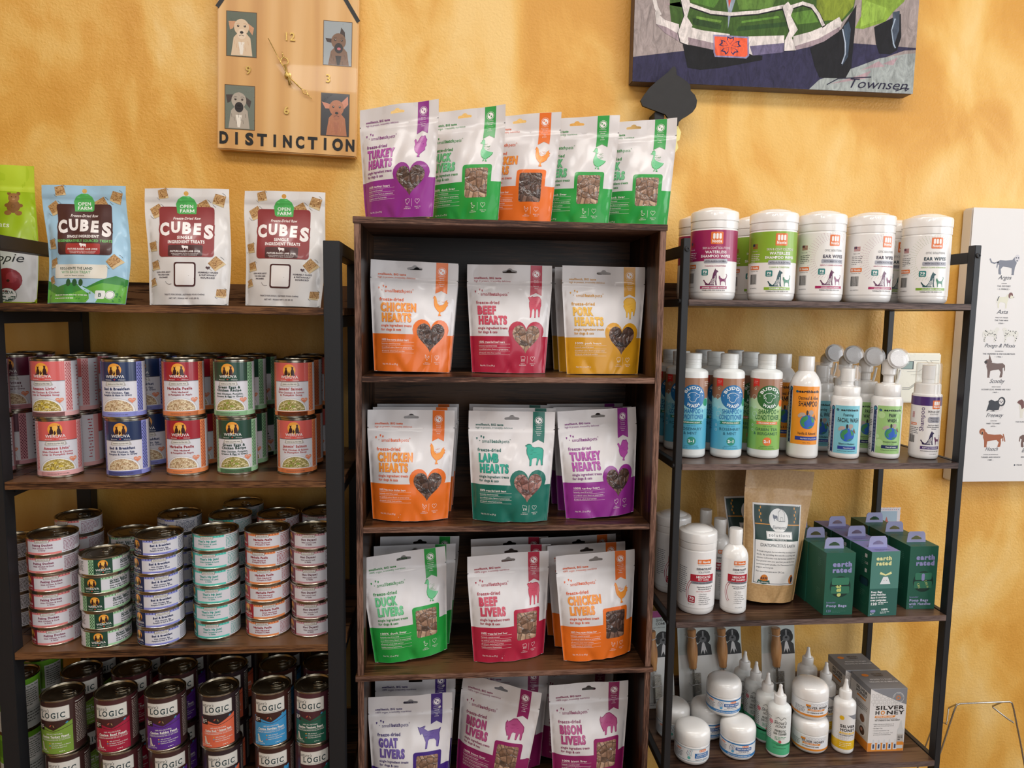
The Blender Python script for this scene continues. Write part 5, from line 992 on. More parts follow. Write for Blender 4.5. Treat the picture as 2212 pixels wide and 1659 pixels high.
# ------------------------------------------------------------------ wall pieces
def doghead(a, x, y, s_, fur, mask, ear, kind, nose='1c1818'):
    """photo of a dog: chest, head, ears, muzzle"""
    a.poly([(x-s_*1.0, y-s_*2.3), (x-s_*.75, y-s_*.6), (x-s_*.3, y-s_*.1), (x+s_*.4, y-s_*.1), (x+s_*.85, y-s_*.6), (x+s_*1.05, y-s_*2.3)], fur, 3)
    if kind == 'flop': E_ = [[(x-s_*.55, y+s_*.95), (x-s_*1.25, y+s_*.9), (x-s_*1.1, y+s_*.1), (x-s_*.8, y+s_*.25)], [(x+s_*.55, y+s_*.85), (x+s_*1.2, y+s_*.4), (x+s_*1.05, y-s_*.3), (x+s_*.75, y+s_*.1)]]
    elif kind == 'prick': E_ = [[(x-s_*.5, y+s_*.6), (x-s_*1.3, y+s_*.65), (x-s_*1.15, y+s_*.3), (x-s_*.6, y+s_*.2)], [(x+s_*.05, y+s_*.8), (x+s_*.25, y+s_*1.75), (x+s_*.6, y+s_*1.3), (x+s_*.65, y+s_*.5)]]
    else: E_ = [[(x-s_*.5, y+s_*.7), (x-s_*1.5, y+s_*.95), (x-s_*1.1, y+s_*.3), (x-s_*.6, y+s_*.3)], [(x+s_*.35, y+s_*.85), (x+s_*1.1, y+s_*1.6), (x+s_*1.15, y+s_*.8), (x+s_*.7, y+s_*.3)]]
    for e in E_: a.poly(e, ear, 4)
    a.disc(x, y+s_*.4, s_*.72, fur, 5, ry=s_*.78); a.disc(x+s_*.02, y-s_*.25, s_*.42, mask, 6, ry=s_*.5); a.disc(x+s_*.02, y-s_*.1, s_*.17, nose, 8, ry=s_*.13)
    for k in (-1, 1): a.disc(x+k*s_*.32, y+s_*.5, s_*.11, '33221a', 7, n=10); a.disc(x+k*s_*.30, y+s_*.54, s_*.03, 'e8e4dc', 8, n=6); a.line([(x+k*s_*.18, y+s_*.72), (x+k*s_*.36, y+s_*.76), (x+k*s_*.5, y+s_*.66)], .7, ear, 7)
    a.line([(x-s_*.22, y-s_*.42), (x, y-s_*.34), (x+s_*.24, y-s_*.42)], .9, nose, 8); a.poly([(x-s_*.3, y-s_*1.0), (x+s_*.3, y-s_*1.0), (x+s_*.12, y-s_*2.2), (x-s_*.12, y-s_*2.2)], mask if kind != 'flop' else 'e9e0d2', 4)
    for k in range(7): a.line([(x-s_*.7+k*s_*.22, y-s_*.9-(k % 3)*s_*.3), (x-s_*.66+k*s_*.22, y-s_*1.25-(k % 3)*s_*.3)], .6, ear, 5)
def build_clock():
    root = empty('wall_clock', 'pine board wall clock with four dog photos, brass hands and black carved lettering', 'clock', (-.354, 1.66, 1.963))
    root.rotation_euler = (0, math.radians(1.6), 0)
    W, z0, z1 = .150, -.167, .262
    put('clock_board', boxes('clock_board', [(-W, W, -.026, -.002, z0, z1)], ['@pine'], .0025), root)
    Y = -26.4
    for (x, z, w_, h, kind, fur, mask, ear, bgc, dx, nm) in ((-99, 78, 62, 92, 'flop', 'd9bfa0', 'e3cdb3', 'c9946e', '5d6658', 0, 'pale yellow dog'), (106, 74, 60, 92, 'prick', '7a5a44', '241e1e', '3a2c28', '9aa2a6', 2, 'dark shepherd dog with one raised ear'), (-102, -76, 62, 92, 'flop', 'b0a495', '2e2a2a', '4a403c', '6f766a', -2, 'tan dog with dark muzzle'), (103, -78, 60, 90, 'bat', 'b0714f', 'a8694c', 'c9846a', '3a3a3e', 3, 'rust brown dog with wide ears')):
        a = Art('plastic'); a.rect(x-w_/2-1.2, z-h/2-1.2, x+w_/2+1.2, z+h/2+1.2, '5d3d22', 0); a.rect(x-w_/2, z-h/2, x+w_/2, z+h/2, bgc, 1)
        s_ = 22; q = Art('plastic'); doghead(q, x+dx, z+(6 if kind != 'prick' else -4), s_, fur, mask, ear, kind)
        for v, f, c_, L in q.it: v[:, 0] = np.clip(v[:, 0], x-w_/2+.5, x+w_/2-.5); v[:, 1] = np.clip(v[:, 1], z-h/2+.5, z+h/2-.5); a.it.append((v, f, c_, L))
        if kind == 'prick': a.disc(x+dx+1, z-11, 4, 'c06a72', 9, ry=3)
        if kind == 'bat': a.poly([(x-w_/2+1, z+20), (x-5, z+h/2-1), (x-w_/2+1, z+h/2-1)], '26262a', 2)
        put('photo', a.build('photo', flat(Y)), root, label='photo of a '+nm)
    def solid(name, t, x, z, size, depth, mat, b=0, sx=1):
        a = Art(); a.text(t, x, z, size, 'd9b86a', al='c', b=b); bm = bmesh.new(); m = a.build(name, flat(Y)); bm.from_mesh(m)
        r = bmesh.ops.extrude_face_region(bm, geom=bm.faces[:]); 
        for v in r['geom']:
            if isinstance(v, bmesh.types.BMVert): v.co.y -= depth
        return finish(bm, name, [mat], 30)
    for t, x, z in (('12', 3, 72), ('3', 87, -10), ('6', -2, -84), ('9', -84, -5)):
        put('numeral', solid('numeral', t, x, z, 17, .0018, '@gold', .012), root, label='brass numeral '+t)
    hubz = -2; hub = lathe('hand_hub', [(0, 0), (7.5, 0), (7.5, 2), (5, 3), (4, 8), (0, 8.5)], ['@gold'], 20); hub.transform(Matrix.Translation((0, -.026, hubz/1000)) @ Matrix.Rotation(PI/2, 4, 'X')); put('hand_hub', hub, root)
    def hand(name, ang, ln, tail, y, kind):
        a = Art(); c = '@gold'
        if kind == 0: a.line([(0, -tail), (0, ln)], 1.6, c)
        if kind == 1: a.line([(0, -tail), (0, 22)], 4, c); a.ring(0, 30, 9, 2.4, c); a.line([(0, 38), (0, ln-8)], 2.2, c); a.poly([(-1.5, ln-10), (1.5, ln-10), (0, ln)], c)
        if kind == 2: a.line([(0, -tail), (0, 40)], 2.6, c); a.poly([(0, 40), (5, 50), (0, 62), (-5, 50)], c, holes=[[(0, 43.5), (3, 50), (0, 58), (-3, 50)]]); a.line([(0, 60), (0, ln)], 1.4, c)
        m = a.build(name, flat(0)); bm = bmesh.new(); bm.from_mesh(m); r = bmesh.ops.extrude_face_region(bm, geom=bm.faces[:])
        for v in r['geom']:
            if isinstance(v, bmesh.types.BMVert): v.co.y -= .0006
        m = finish(bm, name, ['@gold']); put(name, m, root, (0, y, hubz/1000), rot=(0, math.radians(ang), 0))
    hand('hour_hand', -14, 52, 20, -.030, 1); hand('minute_hand', 131, 70, 6, -.0315, 2); hand('second_hand', -29, 84, 22, -.033, 0)
    a = Art('satin'); 
    for k, ch in enumerate('DISTINCTION'):
        x = -136+27.3*k; a.text(ch, x, -155, 26, '0d0c0c', w=(22, 10, 20, 22, 10, 23, 21, 22, 10, 26, 23)[k], b=.05)
    put('lettering', a.build('lettering', flat(Y)), root, label='black carved letters')
    a = Art('satin'); a.line([(-149, 133), (-60, 268)], 8.5, '0d0c0c'); a.line([(149, 125), (60, 262)], 8.5, '0d0c0c'); put('roof_line', a.build('roof_line', flat(Y)), root)
    return root
def build_painting():
    root = empty('canvas_painting', 'painted canvas of a green vintage vehicle with white bumper and orange flower plate', 'painting', (.414, 1.66, 1.979))
    K = .3327
    def T(s): return [((x-88)*K, ((590+(x-88)*.0403)-y)*.305) for x, y in S(s)]
    a = Art('paint'); W = 676; H = 300
    put('stretched_canvas', boxes('stretched_canvas', [(0, W/1000, -.038, -.002, 0, H/1000)], ['4b4046:satin'], .002), root)
    a.rect(0, 0, W, H, '9b8e8b', 0)
    a.poly(T('88,415 430,370 900,330 1650,300 2120,330 2120,345 2035,350 1900,400 1700,470 1400,600 1350,640 88,590'), '2f2c48', 1)
    a.poly(T('1350,640 1420,570 1700,470 1850,410 2050,375 2120,370 2120,670 1345,641'), '9aa09e', 2)
    for s_ in ('1500,600 1700,540 1800,500 1760,560', '1720,500 1850,430 1900,470 1800,480', '300,40 420,60 400,20', '1880,450 1990,400 1960,460'): a.poly(T(s_), 'a88f94', 3)
    a.poly(T('330,-330 330,60 350,200 400,250 480,270 740,300 1000,310 1260,270 1400,210 1450,170 1560,150 1640,60 1690,-330'), '3d5a24', 3)
    a.poly(T('1370,-330 1370,40 1430,140 1560,130 1640,30 1680,-330'), '7d8c2c', 4); a.poly(T('1690,-330 1700,100 1660,190 1720,195 1880,140 1940,60 2010,-10 2050,-330'), '7e9a38', 4)
    a.poly(T('1700,-20 1880,40 1860,120 1700,180'), '8fae46', 5)
    for s_, c in (('480,-60 700,-40 640,60 480,20', '4f7a2e'), ('800,0 1080,-20 1050,60 820,70', '5a7c34'), ('490,130 700,180 690,215 500,180', '2a4420'), ('820,190 1180,150 1190,180 800,225', '2c4a22'), ('1180,90 1340,60 1390,150 1240,170', '5c8434'), ('520,120 700,150 690,165 520,140', '6a8f3c'), ('840,150 1100,110 1110,125 840,165', '5f8a36')): a.poly(T(s_), c, 5)
    a.poly(T('430,320 1000,400 1000,430 700,490 560,505 470,490'), '141418', 4); a.poly(T('1340,340 1560,200 1660,20 1660,200 1650,480 1610,560 1420,555 1380,470'), '17171c', 5)
    a.poly(T('1575,180 1610,140 1630,200 1620,400 1580,470 1600,300'), '3b4a5c', 6); a.line(T('1570,200 1595,300 1600,380 1580,450'), 3, 'aab4c4', 7)
    a.poly(T('1800,180 1990,80 2005,250 1980,350 1930,380 1850,375 1820,300'), '17171c', 5); a.line(T('1950,120 1930,200 1950,300 1965,330'), 3, '9aa8b8', 7); a.poly(T('1930,70 1980,60 1985,200 1950,330 1940,200'), '46505f', 6)
    wh, sh_, mv = 'd8cfcb', '9c8a90', '6a6280'
    a.poly(T('230,90 300,150 400,180 400,300 300,240 240,180'), wh, 7); a.poly(T('240,180 300,240 400,300 400,250 310,200'), sh_, 8)
    a.poly(T('465,195 560,220 760,245 760,345 640,355 480,325 450,260'), wh, 7); a.poly(T('460,270 640,310 760,320 760,350 640,358 480,325'), sh_, 8)
    a.poly(T('890,260 1150,250 1150,360 930,395 890,380'), wh, 7); a.poly(T('905,330 1150,305 1150,372 930,398'), mv, 8)
    a.poly(T('1215,255 1340,220 1440,175 1540,110 1562,150 1550,200 1440,290 1340,330 1225,355'), wh, 7); a.poly(T('1220,330 1400,270 1550,180 1545,215 1440,290 1340,330 1225,358'), sh_, 8)
    a.line(T('215,-20 235,60 260,110'), 9, wh, 8); a.line(T('470,45 620,95 760,108 950,90 1130,50'), 10, '17171c', 8); a.line(T('470,40 620,90 760,102 950,85 1130,42'), 7.5, wh, 9)
    a.line(T('1180,50 1270,20 1340,40 1390,100 1430,175'), 10, '17171c', 8); a.line(T('1180,46 1270,16 1340,36 1388,96 1426,170'), 7.5, wh, 9)
    for s_ in ('400,0 440,-60 470,40 450,130 490,190 460,250 465,330 410,310 390,240 410,180 430,120', '1120,45 1160,10 1200,60 1185,110 1240,210 1200,270 1235,360 1150,365 1150,290 1180,220 1150,130'): a.poly(T(s_), '17171c', 9); a.poly([(x+1.5, y+1) for x, y in T(s_)], wh, 10)
    a.poly(T('690,-160 740,80 745,210 760,110 830,-160'), '8b96a4', 9); a.poly(T('720,-160 745,60 795,-160'), 'b5483a', 10)
    a.poly(T('643,250 895,262 905,400 885,420 660,410 650,380'), '8f86a8', 10); a.poly(T('652,262 885,274 893,395 878,408 668,400 660,375'), 'e8603f', 11)
    cx, cy = T('765,330')[0]
    for k in range(5):
        t = k*2*PI/5+.3; p = [(cx+r_*math.cos(t+d), cy+r_*.8*math.sin(t+d)) for r_, d in ((4, 0), (18, -.45), (27, -.3), (22, 0), (27, .3), (18, .45))]; a.poly(p, '2f2f5a', 12); a.poly([(cx+(x-cx)*.72+2.5*math.cos(t), cy+(y-cy)*.72+2*math.sin(t)) for x, y in p], 'e8603f', 13)
    a.text('Townsen', 585, 8, 21, '26223a', L=8, sh=.45, w=150, b=.0); a.line(T('1480,605 1560,560 1800,548'), 2.2, '26223a', 8); a.line(T('1990,650 2050,628 2088,634 2060,650'), 2.2, '26223a', 8)
    put('painted_picture', a.build('painted_picture', flat(-38.2)), root)
def build_print():
    root = empty('canvas_print', 'white canvas print of illustrated dogs with captions, hanging right of the metal rack', 'canvas print', (1.266, 1.66, 1.042))
    put('stretched_canvas', boxes('stretched_canvas', [(0, .50, -.038, -.002, 0, .680)], ['@canvas'], .004), root)
    a = Art('matte'); ik = '3c4150'; a.rect(1, 1, 499, 679, 'e3e0de', 0)
    def cap(name, x, y, lines, nm_h=10):
        a.text(name, x, y, nm_h, ik, sh=.4, w=5.2*len(name)+8); yy = y-11
        for t, h, w_ in lines: a.text(t, x, yy, h, ik, w=w_, b=.01); yy -= 7.2
    dog = S('0,86 6,96 16,98 22,92 30,80 60,76 86,78 98,66 100,40 96,34 94,56 88,50 90,24 88,4 78,0 76,6 80,30 70,44 44,40 30,36 28,6 30,0 18,0 18,8 16,40 10,60 10,74 2,78')
    def d(x, y, w_, h, col, flip=False, head=None): a.poly([(x+((100-p) if flip else p)/100*w_, y+q/100*h) for p, q in dog], col, 2)
    d(72, 519, 58, 46, '7b7f8b', True); a.disc(125, 560, 6.5, 'cfcdd2', 3, ry=9); a.disc(122, 561, 1.6, ik, 4); a.disc(128, 561, 1.6, ik, 4); a.disc(125, 554, 1.8, ik, 4); a.line([(76, 550), (66, 547), (58, 549), (54, 557)], 3.4, '7b7f8b', 2)
    cap('Argos', 96, 508, (('HOUND', 2.4, 14), ('THE ODYSSEY', 3.4, 36), ('• C.700BCE •', 3.4, 34)))
    d(80, 437, 34, 36, 'dbd9c6', True); a.disc(116, 469, 6, '7a5553', 3, ry=7.5); a.poly([(114, 462), (124, 462), (124, 467), (116, 470)], 'dbd9c6', 4); a.line([(82, 456), (84, 463), (86, 466)], 2, ik, 3); a.disc(124.5, 465, 1, ik, 5)
    cap('Asta', 97, 424, (('WIRE FOX TERRIER', 2.4, 34), ('THE THIN MAN', 3.4, 36), ('1934 •', 3.4, 16)))
    rn = random.Random(2)
    for fl, x0 in ((True, 50), (False, 102)):
        d(x0, 353, 44, 38, 'dcdad2', fl)
        for k in range(46):
            u, v = rn.uniform(14, 90), rn.uniform(6, 94)
            if (v > 42 and v < 80) or u > 78 and v < 50 or (u < 30): a.disc(x0+((100-u) if fl else u)/100*44, 353+v/100*38, rn.uniform(.6, 1.5), '2c3038', 3, n=7)
    cap('Pongo & Missis', 98, 341, (('DALMATIAN', 2.4, 22), ('THE HUNDRED & ONE DALMATIANS', 3.4, 86), ('• 1956 •', 3.4, 22)), 9)
    d(62, 265, 56, 47, '6e5a55'); a.poly([(62, 304), (72, 310), (73, 324), (78, 312), (82, 304), (74, 298), (64, 299)], '6e5a55', 3); a.disc(65, 304, 4, '35302f', 4, ry=3)
    cap('Scooby', 98, 252, (('GREAT DANE', 2.4, 24), ('SCOOBY-DOO, WHERE ARE YOU!', 3.4, 78), ('1969 • ', 3.4, 18)))
    a.poly([(77, 181), (82, 200), (81, 206), (88, 210), (98, 206), (106, 208), (116, 200), (113, 183), (100, 180)], '35383f', 2); a.poly([(76, 180), (84, 184), (98, 182), (104, 178), (120, 184), (124, 198), (114, 202), (110, 184)], 'd9d4d2', 3); a.disc(116, 205, 10, '35383f', 4, ry=12); a.disc(115, 205, 6.4, 'd9d4d2', 5, ry=8); a.disc(115, 203, 1.4, ik, 6); a.disc(111.5, 206, 1.4, ik, 6); a.disc(118.5, 206, 1.4, ik, 6)
    cap('Freeway', 99, 166, (('LOWCHEN', 2.4, 18), ('HART TO HART', 3.4, 38), ('1979 •', 3.4, 16)))
    d(68, 89, 62, 42, 'a05a38'); a.disc(71, 129, 8, 'a05a38', 3, ry=8); a.disc(71, 126, 4, 'c48a66', 4, ry=6); a.disc(71, 125, 2, '26262a', 5, ry=4); a.line([(128, 122), (132, 112), (134, 104)], 2.6, 'a05a38', 2)
    cap('Hooch', 99, 80, (('DOGUE DE BORDEAUX', 2.4, 40), ('TURNER AND HOOCH', 3.4, 52), ('1989 •', 3.4, 16)))
    a.disc(166, 43, 2, ik, 3); a.text('FILM', 171, 41.5, 3.4, ik, al='l', w=14, b=.01)
    d(158, 164, 62, 46, 'dcd8cc'); a.poly([(158, 203), (162, 208), (170, 211), (176, 206), (178, 190), (172, 186), (168, 196)], '6d4542', 3); a.text('THE DUKES OF HAZZARD', 158, 152, 3.4, ik, al='l', w=60)
    d(172, 88, 60, 42, '6a514a', True); a.text('Beth', 181, 76, 10, ik, al='l', sh=.4); a.text('BEETHOVEN', 181, 62, 3.4, ik, al='l', w=34)
    put('printed_sheet', a.build('printed_sheet', flat(-38.3)), root)

# ------------------------------------------------------------------ room shell
YW = 1.66
def struct(name, mesh): o = put(name, mesh); o['kind'] = 'structure'; return o
struct('wall_back', boxes('wall_back', [(-3.2, 4.2, YW, YW+.12, 0, 3.0)], [wall_paint()], 0))
struct('wall_left', boxes('wall_left', [(-3.3, -3.2, -3.6, YW+.12, 0, 3.0)], [wall_paint()], 0))
struct('floor', boxes('floor', [(-3.3, 4.2, -3.6, YW+.12, -.08, 0)], [wood('floor_wood', ('5a4636', '7a6350', '8f7863'), 0, 20, .3, .4)], 0))
struct('ceiling', boxes('ceiling', [(-3.3, 4.2, -3.6, YW+.12, 3.0, 3.08)], [cmat('dcd8cf:matte')], 0))

# ------------------------------------------------------------------ shelving
BK = '@black_metal'
wl_e = wood('rustic_edge', ('190d06', '4c2f1c', '7a5334'), 0, 60, .5, .5, .5); wl_t = wood('rustic_board', ('20130b', '472e1d', '64462e'), 0, 20, 1.1, .34, .15)
def rack_left():
    r = empty('shelving_rack', 'long black metal rack with rustic brown boards holding tins', 'rack', (-.515, 1.49, 0))
    P = lambda n_, bl, m, lab=None: put(n_, boxes(n_, [(x0+.515, x1+.515, y0-1.49, y1-1.49, z0, z1) for x0, x1, y0, y1, z0, z1 in bl], m if isinstance(m, list) else [m], .0008), r, label=lab)
    for x in (-1.46, -.832, -.229):
        for y in (1.32, 1.622): P('post', [(x, x+.030, y, y+.030, 0, 1.577)], BK)
        P('side_rail', [(x, x+.030, 1.350, 1.622, 1.552, 1.577)], BK)
        for z in (1.440, 1.119, .795, .471): P('side_rail', [(x+.002, x+.028, 1.350, 1.622, z-.022, z-.0003)], BK)
    for z in (1.455, 1.131, .807, .483):
        s = P('shelf_board', [(-1.43, -.832, 1.322, 1.650, z-.014, z), (-.802, -.229, 1.322, 1.650, z-.014, z), (-.832, -.802, 1.351, 1.621, z-.014, z), (-.229, -.199, 1.351, 1.621, z-.014, z)], [wl_t, wl_e])
        for p in s.data.polygons: p.material_index = 1 if abs(p.normal.z) < .5 else 0
    P('back_lip', [(-1.43, -.199, 1.634, 1.648, 1.4553, 1.506)], [wl_t])
    for x in (-.802, -.255):
        bm = bmesh.new(); g = [(x, 1.118), (x+.026, 1.118), (x+(0 if x < -.5 else .026), 1.105)]
        bm.free(); m = prism('bracket', [[(a+.515, b) for a, b in g]], 1.352-1.49, 1.37-1.49, cmat(BK)); put('bracket', m, r)
rack_left()
wb = ('35211a', '644638', '8a6858')
wv, wh_ = wood('walnut_print_upright', wb, 2, 60, .25, .5, .3), wood('walnut_print_level', wb, 0, 60, .25, .5, .3)
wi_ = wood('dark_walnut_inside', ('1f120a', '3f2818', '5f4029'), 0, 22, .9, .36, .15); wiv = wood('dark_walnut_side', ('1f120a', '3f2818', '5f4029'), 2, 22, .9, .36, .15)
def bookcase():
    cx, y0, y1 = .122, 1.35, 1.588
    r = empty('bookcase', 'narrow dark walnut bookcase holding the treat pouches', 'bookcase', (cx, 1.47, 0))
    def P(n_, b_, ms, front, lab=None):
        o = put(n_, boxes(n_, [(b_[0]-cx, b_[1]-cx, b_[2]-1.47, b_[3]-1.47, b_[4], b_[5])], ms, .0006), r)
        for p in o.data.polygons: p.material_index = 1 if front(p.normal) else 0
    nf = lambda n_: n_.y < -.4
    P('top_panel', (-.179, .423, y0-.002, y1, 1.6135, 1.6255), [wh_, wh_], nf)
    P('side_panel', (-.177, -.1645, y0, y1, .02, 1.6133), [wiv, wv], nf); P('side_panel', (.409, .4215, y0, y1, .02, 1.6133), [wiv, wv], nf)
    for z in (1.326, 1.029, .425): P('shelf', (-.1643, .4088, y0+.001, y1-.012, z-.0115, z), [wi_, wh_], nf)
    P('divider_shelf', (-.181, .4255, y0-.003, y1, .7145, .726), [wi_, wh_], nf)
    P('bottom_panel', (-.177, .4215, y0, y1, 0, .0198), [wi_, wh_], nf)
    P('back_panel', (-.1643, .4088, y1-.0118, y1, .0200, 1.6133), [wi_, wi_], nf)
bookcase()
# the uprights run past the divider: cut them there
wr_e = wood('greybrown_edge', ('382c29', '5c4b46', '76635c'), 0, 70, .3, .5, .3); wr_t = wood('brown_board_top', ('2c1c15', '4b352a', '614939'), 0, 18, .9, .3, .12)
def rack_right():
    cx, cy = .7675, 1.492
    r = empty('shelving_rack', 'slim black metal rack with grey-brown boards holding bottles and boxes', 'rack', (cx, cy, 0))
    def P(n_, b_, m):
        o = put(n_, boxes(n_, [(b_[0]-cx, b_[1]-cx, b_[2]-cy, b_[3]-cy, b_[4], b_[5])], m if isinstance(m, list) else [m], .0008), r); return o
    def bolt(x, y, z, ax):
        m = lathe('bolt', [(0, 0), (5.2, 0), (5.2, 1.6), (4.2, 2.8), (2.6, 3), (2.6, 1.4), (0, 1.4)], [BK], 18); m.transform((Matrix.Rotation(PI/2, 4, 'X') if ax == 'y' else Matrix.Rotation(-PI/2, 4, 'Y'))); put('bolt', m, r, (x-cx, y-cy, z))
    for x in (.457, 1.065):
        for y in (1.35, 1.615): P('post', (x, x+.0135, y, y+.020, 0, 1.601), BK)
        P('side_rail', (x+.001, x+.0125, 1.3703, 1.6147, 1.566, 1.588), BK)
        for z in (1.482, 1.152, .820, .489): P('side_rail', (x+.001, x+.0125, 1.3703, 1.6147, z-.014, z+.001), BK)
        bolt(x+.007, 1.35, 1.580, 'y')
    for z in (1.478, 1.146, .815, .484): bolt(.457, 1.360, z, 'x')
    for z in (1.482, 1.152, .820, .489):
        s = P('shelf_board', (.4708, 1.0648, 1.348, 1.633, z-.0125, z), [wr_t, wr_e])
        for p in s.data.polygons: p.material_index = 1 if abs(p.normal.z) < .5 else 0
    for z in (1.482, .489): P('back_lip', (.4708, 1.0648, 1.6202, 1.632, z+.0002, z+.044+(.016 if z < 1 else 0)), wr_t)
rack_right()

build_clock(); build_painting(); build_print()
# black animal-head silhouette standing off the wall, just in front of the painting's lower edge
o = S('58,100 61,95 62,86 71,81 81,75 87,69 88,60 96,53 100,44 99,33 93,24 85,18 75,12 69,6 68,0 58,0 45,18 4,31 0,40 7,51 15,62 28,74 47,90 53,97')
r = empty('wall_silhouette', 'black animal head cut-out standing off the wall behind the top right green pouch', 'wall decoration', (.431, YW, 1.882))
put('head_silhouette', prism('head_silhouette', [[(x*.001315, y*.00130) for x, y in o]], -.051, -.045, cmat('1e1c1c:matte')), r)
put('pale_tag', prism('pale_tag', [[(.060, .012), (.085, .012), (.099, -.013), (.096, -.030), (.090, -.034), (.094, -.048), (.086, -.060), (.06, -.060)]], -.0447, -.041, cmat('e9dc8e:satin')), r)
put('mount', boxes('mount', [(.035, .058, -.0449, -.0002, .0, .03)], ['1e1c1c:matte'], .001), r)
# thermostat
r = empty('thermostat', 'cream plastic wall thermostat with small grey-green screen, behind the foam bottles', 'thermostat', (1.163, YW, 1.304))
put('case', boxes('case', [(-.058, .058, -.028, 0, -.062, .062)], ['e4dfcc:plastic'], .003), r)
a = Art('satin'); a.rect(-46, 22, -14, 42, '2d3a3c', 1); a.rect(-45, 23, -17, 41, '8fa6a0', 2); a.line([(-14, 44), (18, 44), (26, 36)], .8, '5a5a55', 2); a.line([(28, 44), (36, 38)], .8, '5a5a55', 2); a.line([(30, 44), (52, 44)], .8, '5a5a55', 2); a.line([(-30, 16), (0, 16), (12, 26), (44, 26)], .8, '5a5a55', 2); a.line([(-20, 8), (54, 10)], .9, 'b0ab9b', 2)
for k in range(3): a.line([(-40, -24-2.4*k), (-22, -24-2.4*k), (-6, -12-2.4*k), (20, -12-2.4*k)], .8, '5a5a55', 2)
put('screen', a.build('screen', flat(-28)), r)
# small picture with a scalloped border
r = empty('postcard', 'small scalloped picture card on the wall behind the green bag boxes', 'picture', (1.122, YW, .925))
pts = []
for k in range(56):
    t = 2*PI*k/56; q = max(abs(math.cos(t)), abs(math.sin(t))); s_ = 1+(.03 if k % 2 else 0); pts.append((.036*math.cos(t)/q*s_, .042*math.sin(t)/q*s_))
put('card', prism('card', [pts], -.004, 0, cmat('d8d0d4:satin')), r)
a = Art('satin'); a.rect(-28, -34, 28, 34, '9fb4c4', 1); a.rect(-28, -34, 28, -6, '7f98a8', 2); a.poly([(-10, -6), (-4, 8), (0, 20), (4, 8), (12, -6)], 'b4685a', 3); a.rect(-20, -14, 20, -8, 'cfc6b8', 3)
for k in range(12): a.disc(-31+5.6*k, 38, 1.2, ('b4596a', '4f7fae')[k % 2], 2, n=7); a.disc(-31+5.6*k, -38, 1.2, ('b4596a', '4f7fae')[k % 2], 2, n=7)
put('printed_picture', a.build('printed_picture', flat(-4.1)), r)
# wire stand at lower right
r = empty('wire_stand', 'grey bent-wire stand leaning by the wall at lower right', 'wire stand', (1.37, 1.60, .0025))
put('front_frame', tube('front_frame', [(-.20, -.03, 0), (-.13, -.02, .27), (-.105, -.02, .36), (-.082, -.02, .452), (-.076, -.02, .470), (-.066, -.02, .474), (.068, -.02, .474), (.076, -.02, .470), (.082, -.02, .455), (.11, -.02, .36), (.135, -.02, .27), (.21, -.03, 0)], .0022, cmat('@steel')), r)
put('side_hook', tube('side_hook', [(-.070, -.015, .470), (-.070, .012, .444), (-.071, .012, .440), (-.092, -.012, .424), (-.100, -.02, .420)], .002, cmat('@steel')), r)
put('side_hook', tube('side_hook', [(.052, -.015, .470), (.052, .012, .444), (.053, .012, .440), (.076, -.012, .422), (.086, -.02, .416)], .002, cmat('@steel')), r)
put('rear_leg', tube('rear_leg', [(-.100, -.018, .420), (-.106, .010, .417), (-.15, .03, .2), (-.2, .04, .0)], .002, cmat('@steel')), r)

# ------------------------------------------------------------------ goods on the left rack
rnd = random.Random(11)
D_ = math.radians
def face(x, y, off=0): return (0, 0, D_(off)-math.atan2(x, y))      # turned towards the aisle, plus off degrees
TALL = {k: wer_tall(k) for k in ('coral', 'navy', 'red', 'green', 'salmon', 'maroon')}
desc = {'coral': 'coral and pink', 'navy': 'navy and lavender', 'red': 'red and orange', 'green': 'dark green and mint', 'salmon': 'salmon and orange', 'maroon': 'maroon and pink'}
def off_back(v, k): return {'coral': (-78, -38), 'maroon': (-46, -14)}.get(v, (-10, -14))[k]+rnd.uniform(-5, 5)
cols = [('maroon', -.872, (1.405, 1.487, 1.566), 48), ('coral', -.738, (1.388, 1.468, 1.547), -2), ('navy', -.6135, (1.388, 1.480, 1.560), 0), ('red', -.508, (1.400, 1.482, 1.562), 2), ('green', -.414, (1.404, 1.484, 1.563), 4), ('salmon', -.298, (1.401, 1.480, 1.560), 6)]
rows_ = ('in the front row', 'in the second row', 'in the back row')
for v, x, ys, rz in cols:
    for j, y in enumerate(ys):
        for k in range(2):
            xx = x+(0 if j == 0 else rnd.uniform(-.004, .004))+(-.003 if k else 0)*(j == 0); vv = v
            off = {'coral': (-4, -27), 'navy': (-13, -17), 'red': (-13, -8), 'green': (-7, -12), 'salmon': (-3, -9), 'maroon': (-44, -40)}[v][k] if j == 0 else off_back(v, k)
            nm = f"tall {desc[v]} labelled food tin {rows_[j]}, {'upper' if k else 'lower'} one"
            place('food_tin', TALL[vv], nm, 'tin', (xx, y, 1.1312+.1117*k), face(xx, y, off), 'tall food tins on the upper shelf')
SHORT = {k: wer_short(k) for k in ('duck', 'green', 'navy', 'teal', 'red', 'lamb', 'tan')}
sdesc = {'duck': 'pink', 'green': 'olive-green', 'navy': 'lavender and navy', 'teal': 'turquoise', 'red': 'peach and red', 'lamb': 'dusty mauve', 'tan': 'tan'}
ordn = ('bottom', 'second from bottom', 'third from bottom', 'fourth from bottom', 'fifth from bottom', 'top')
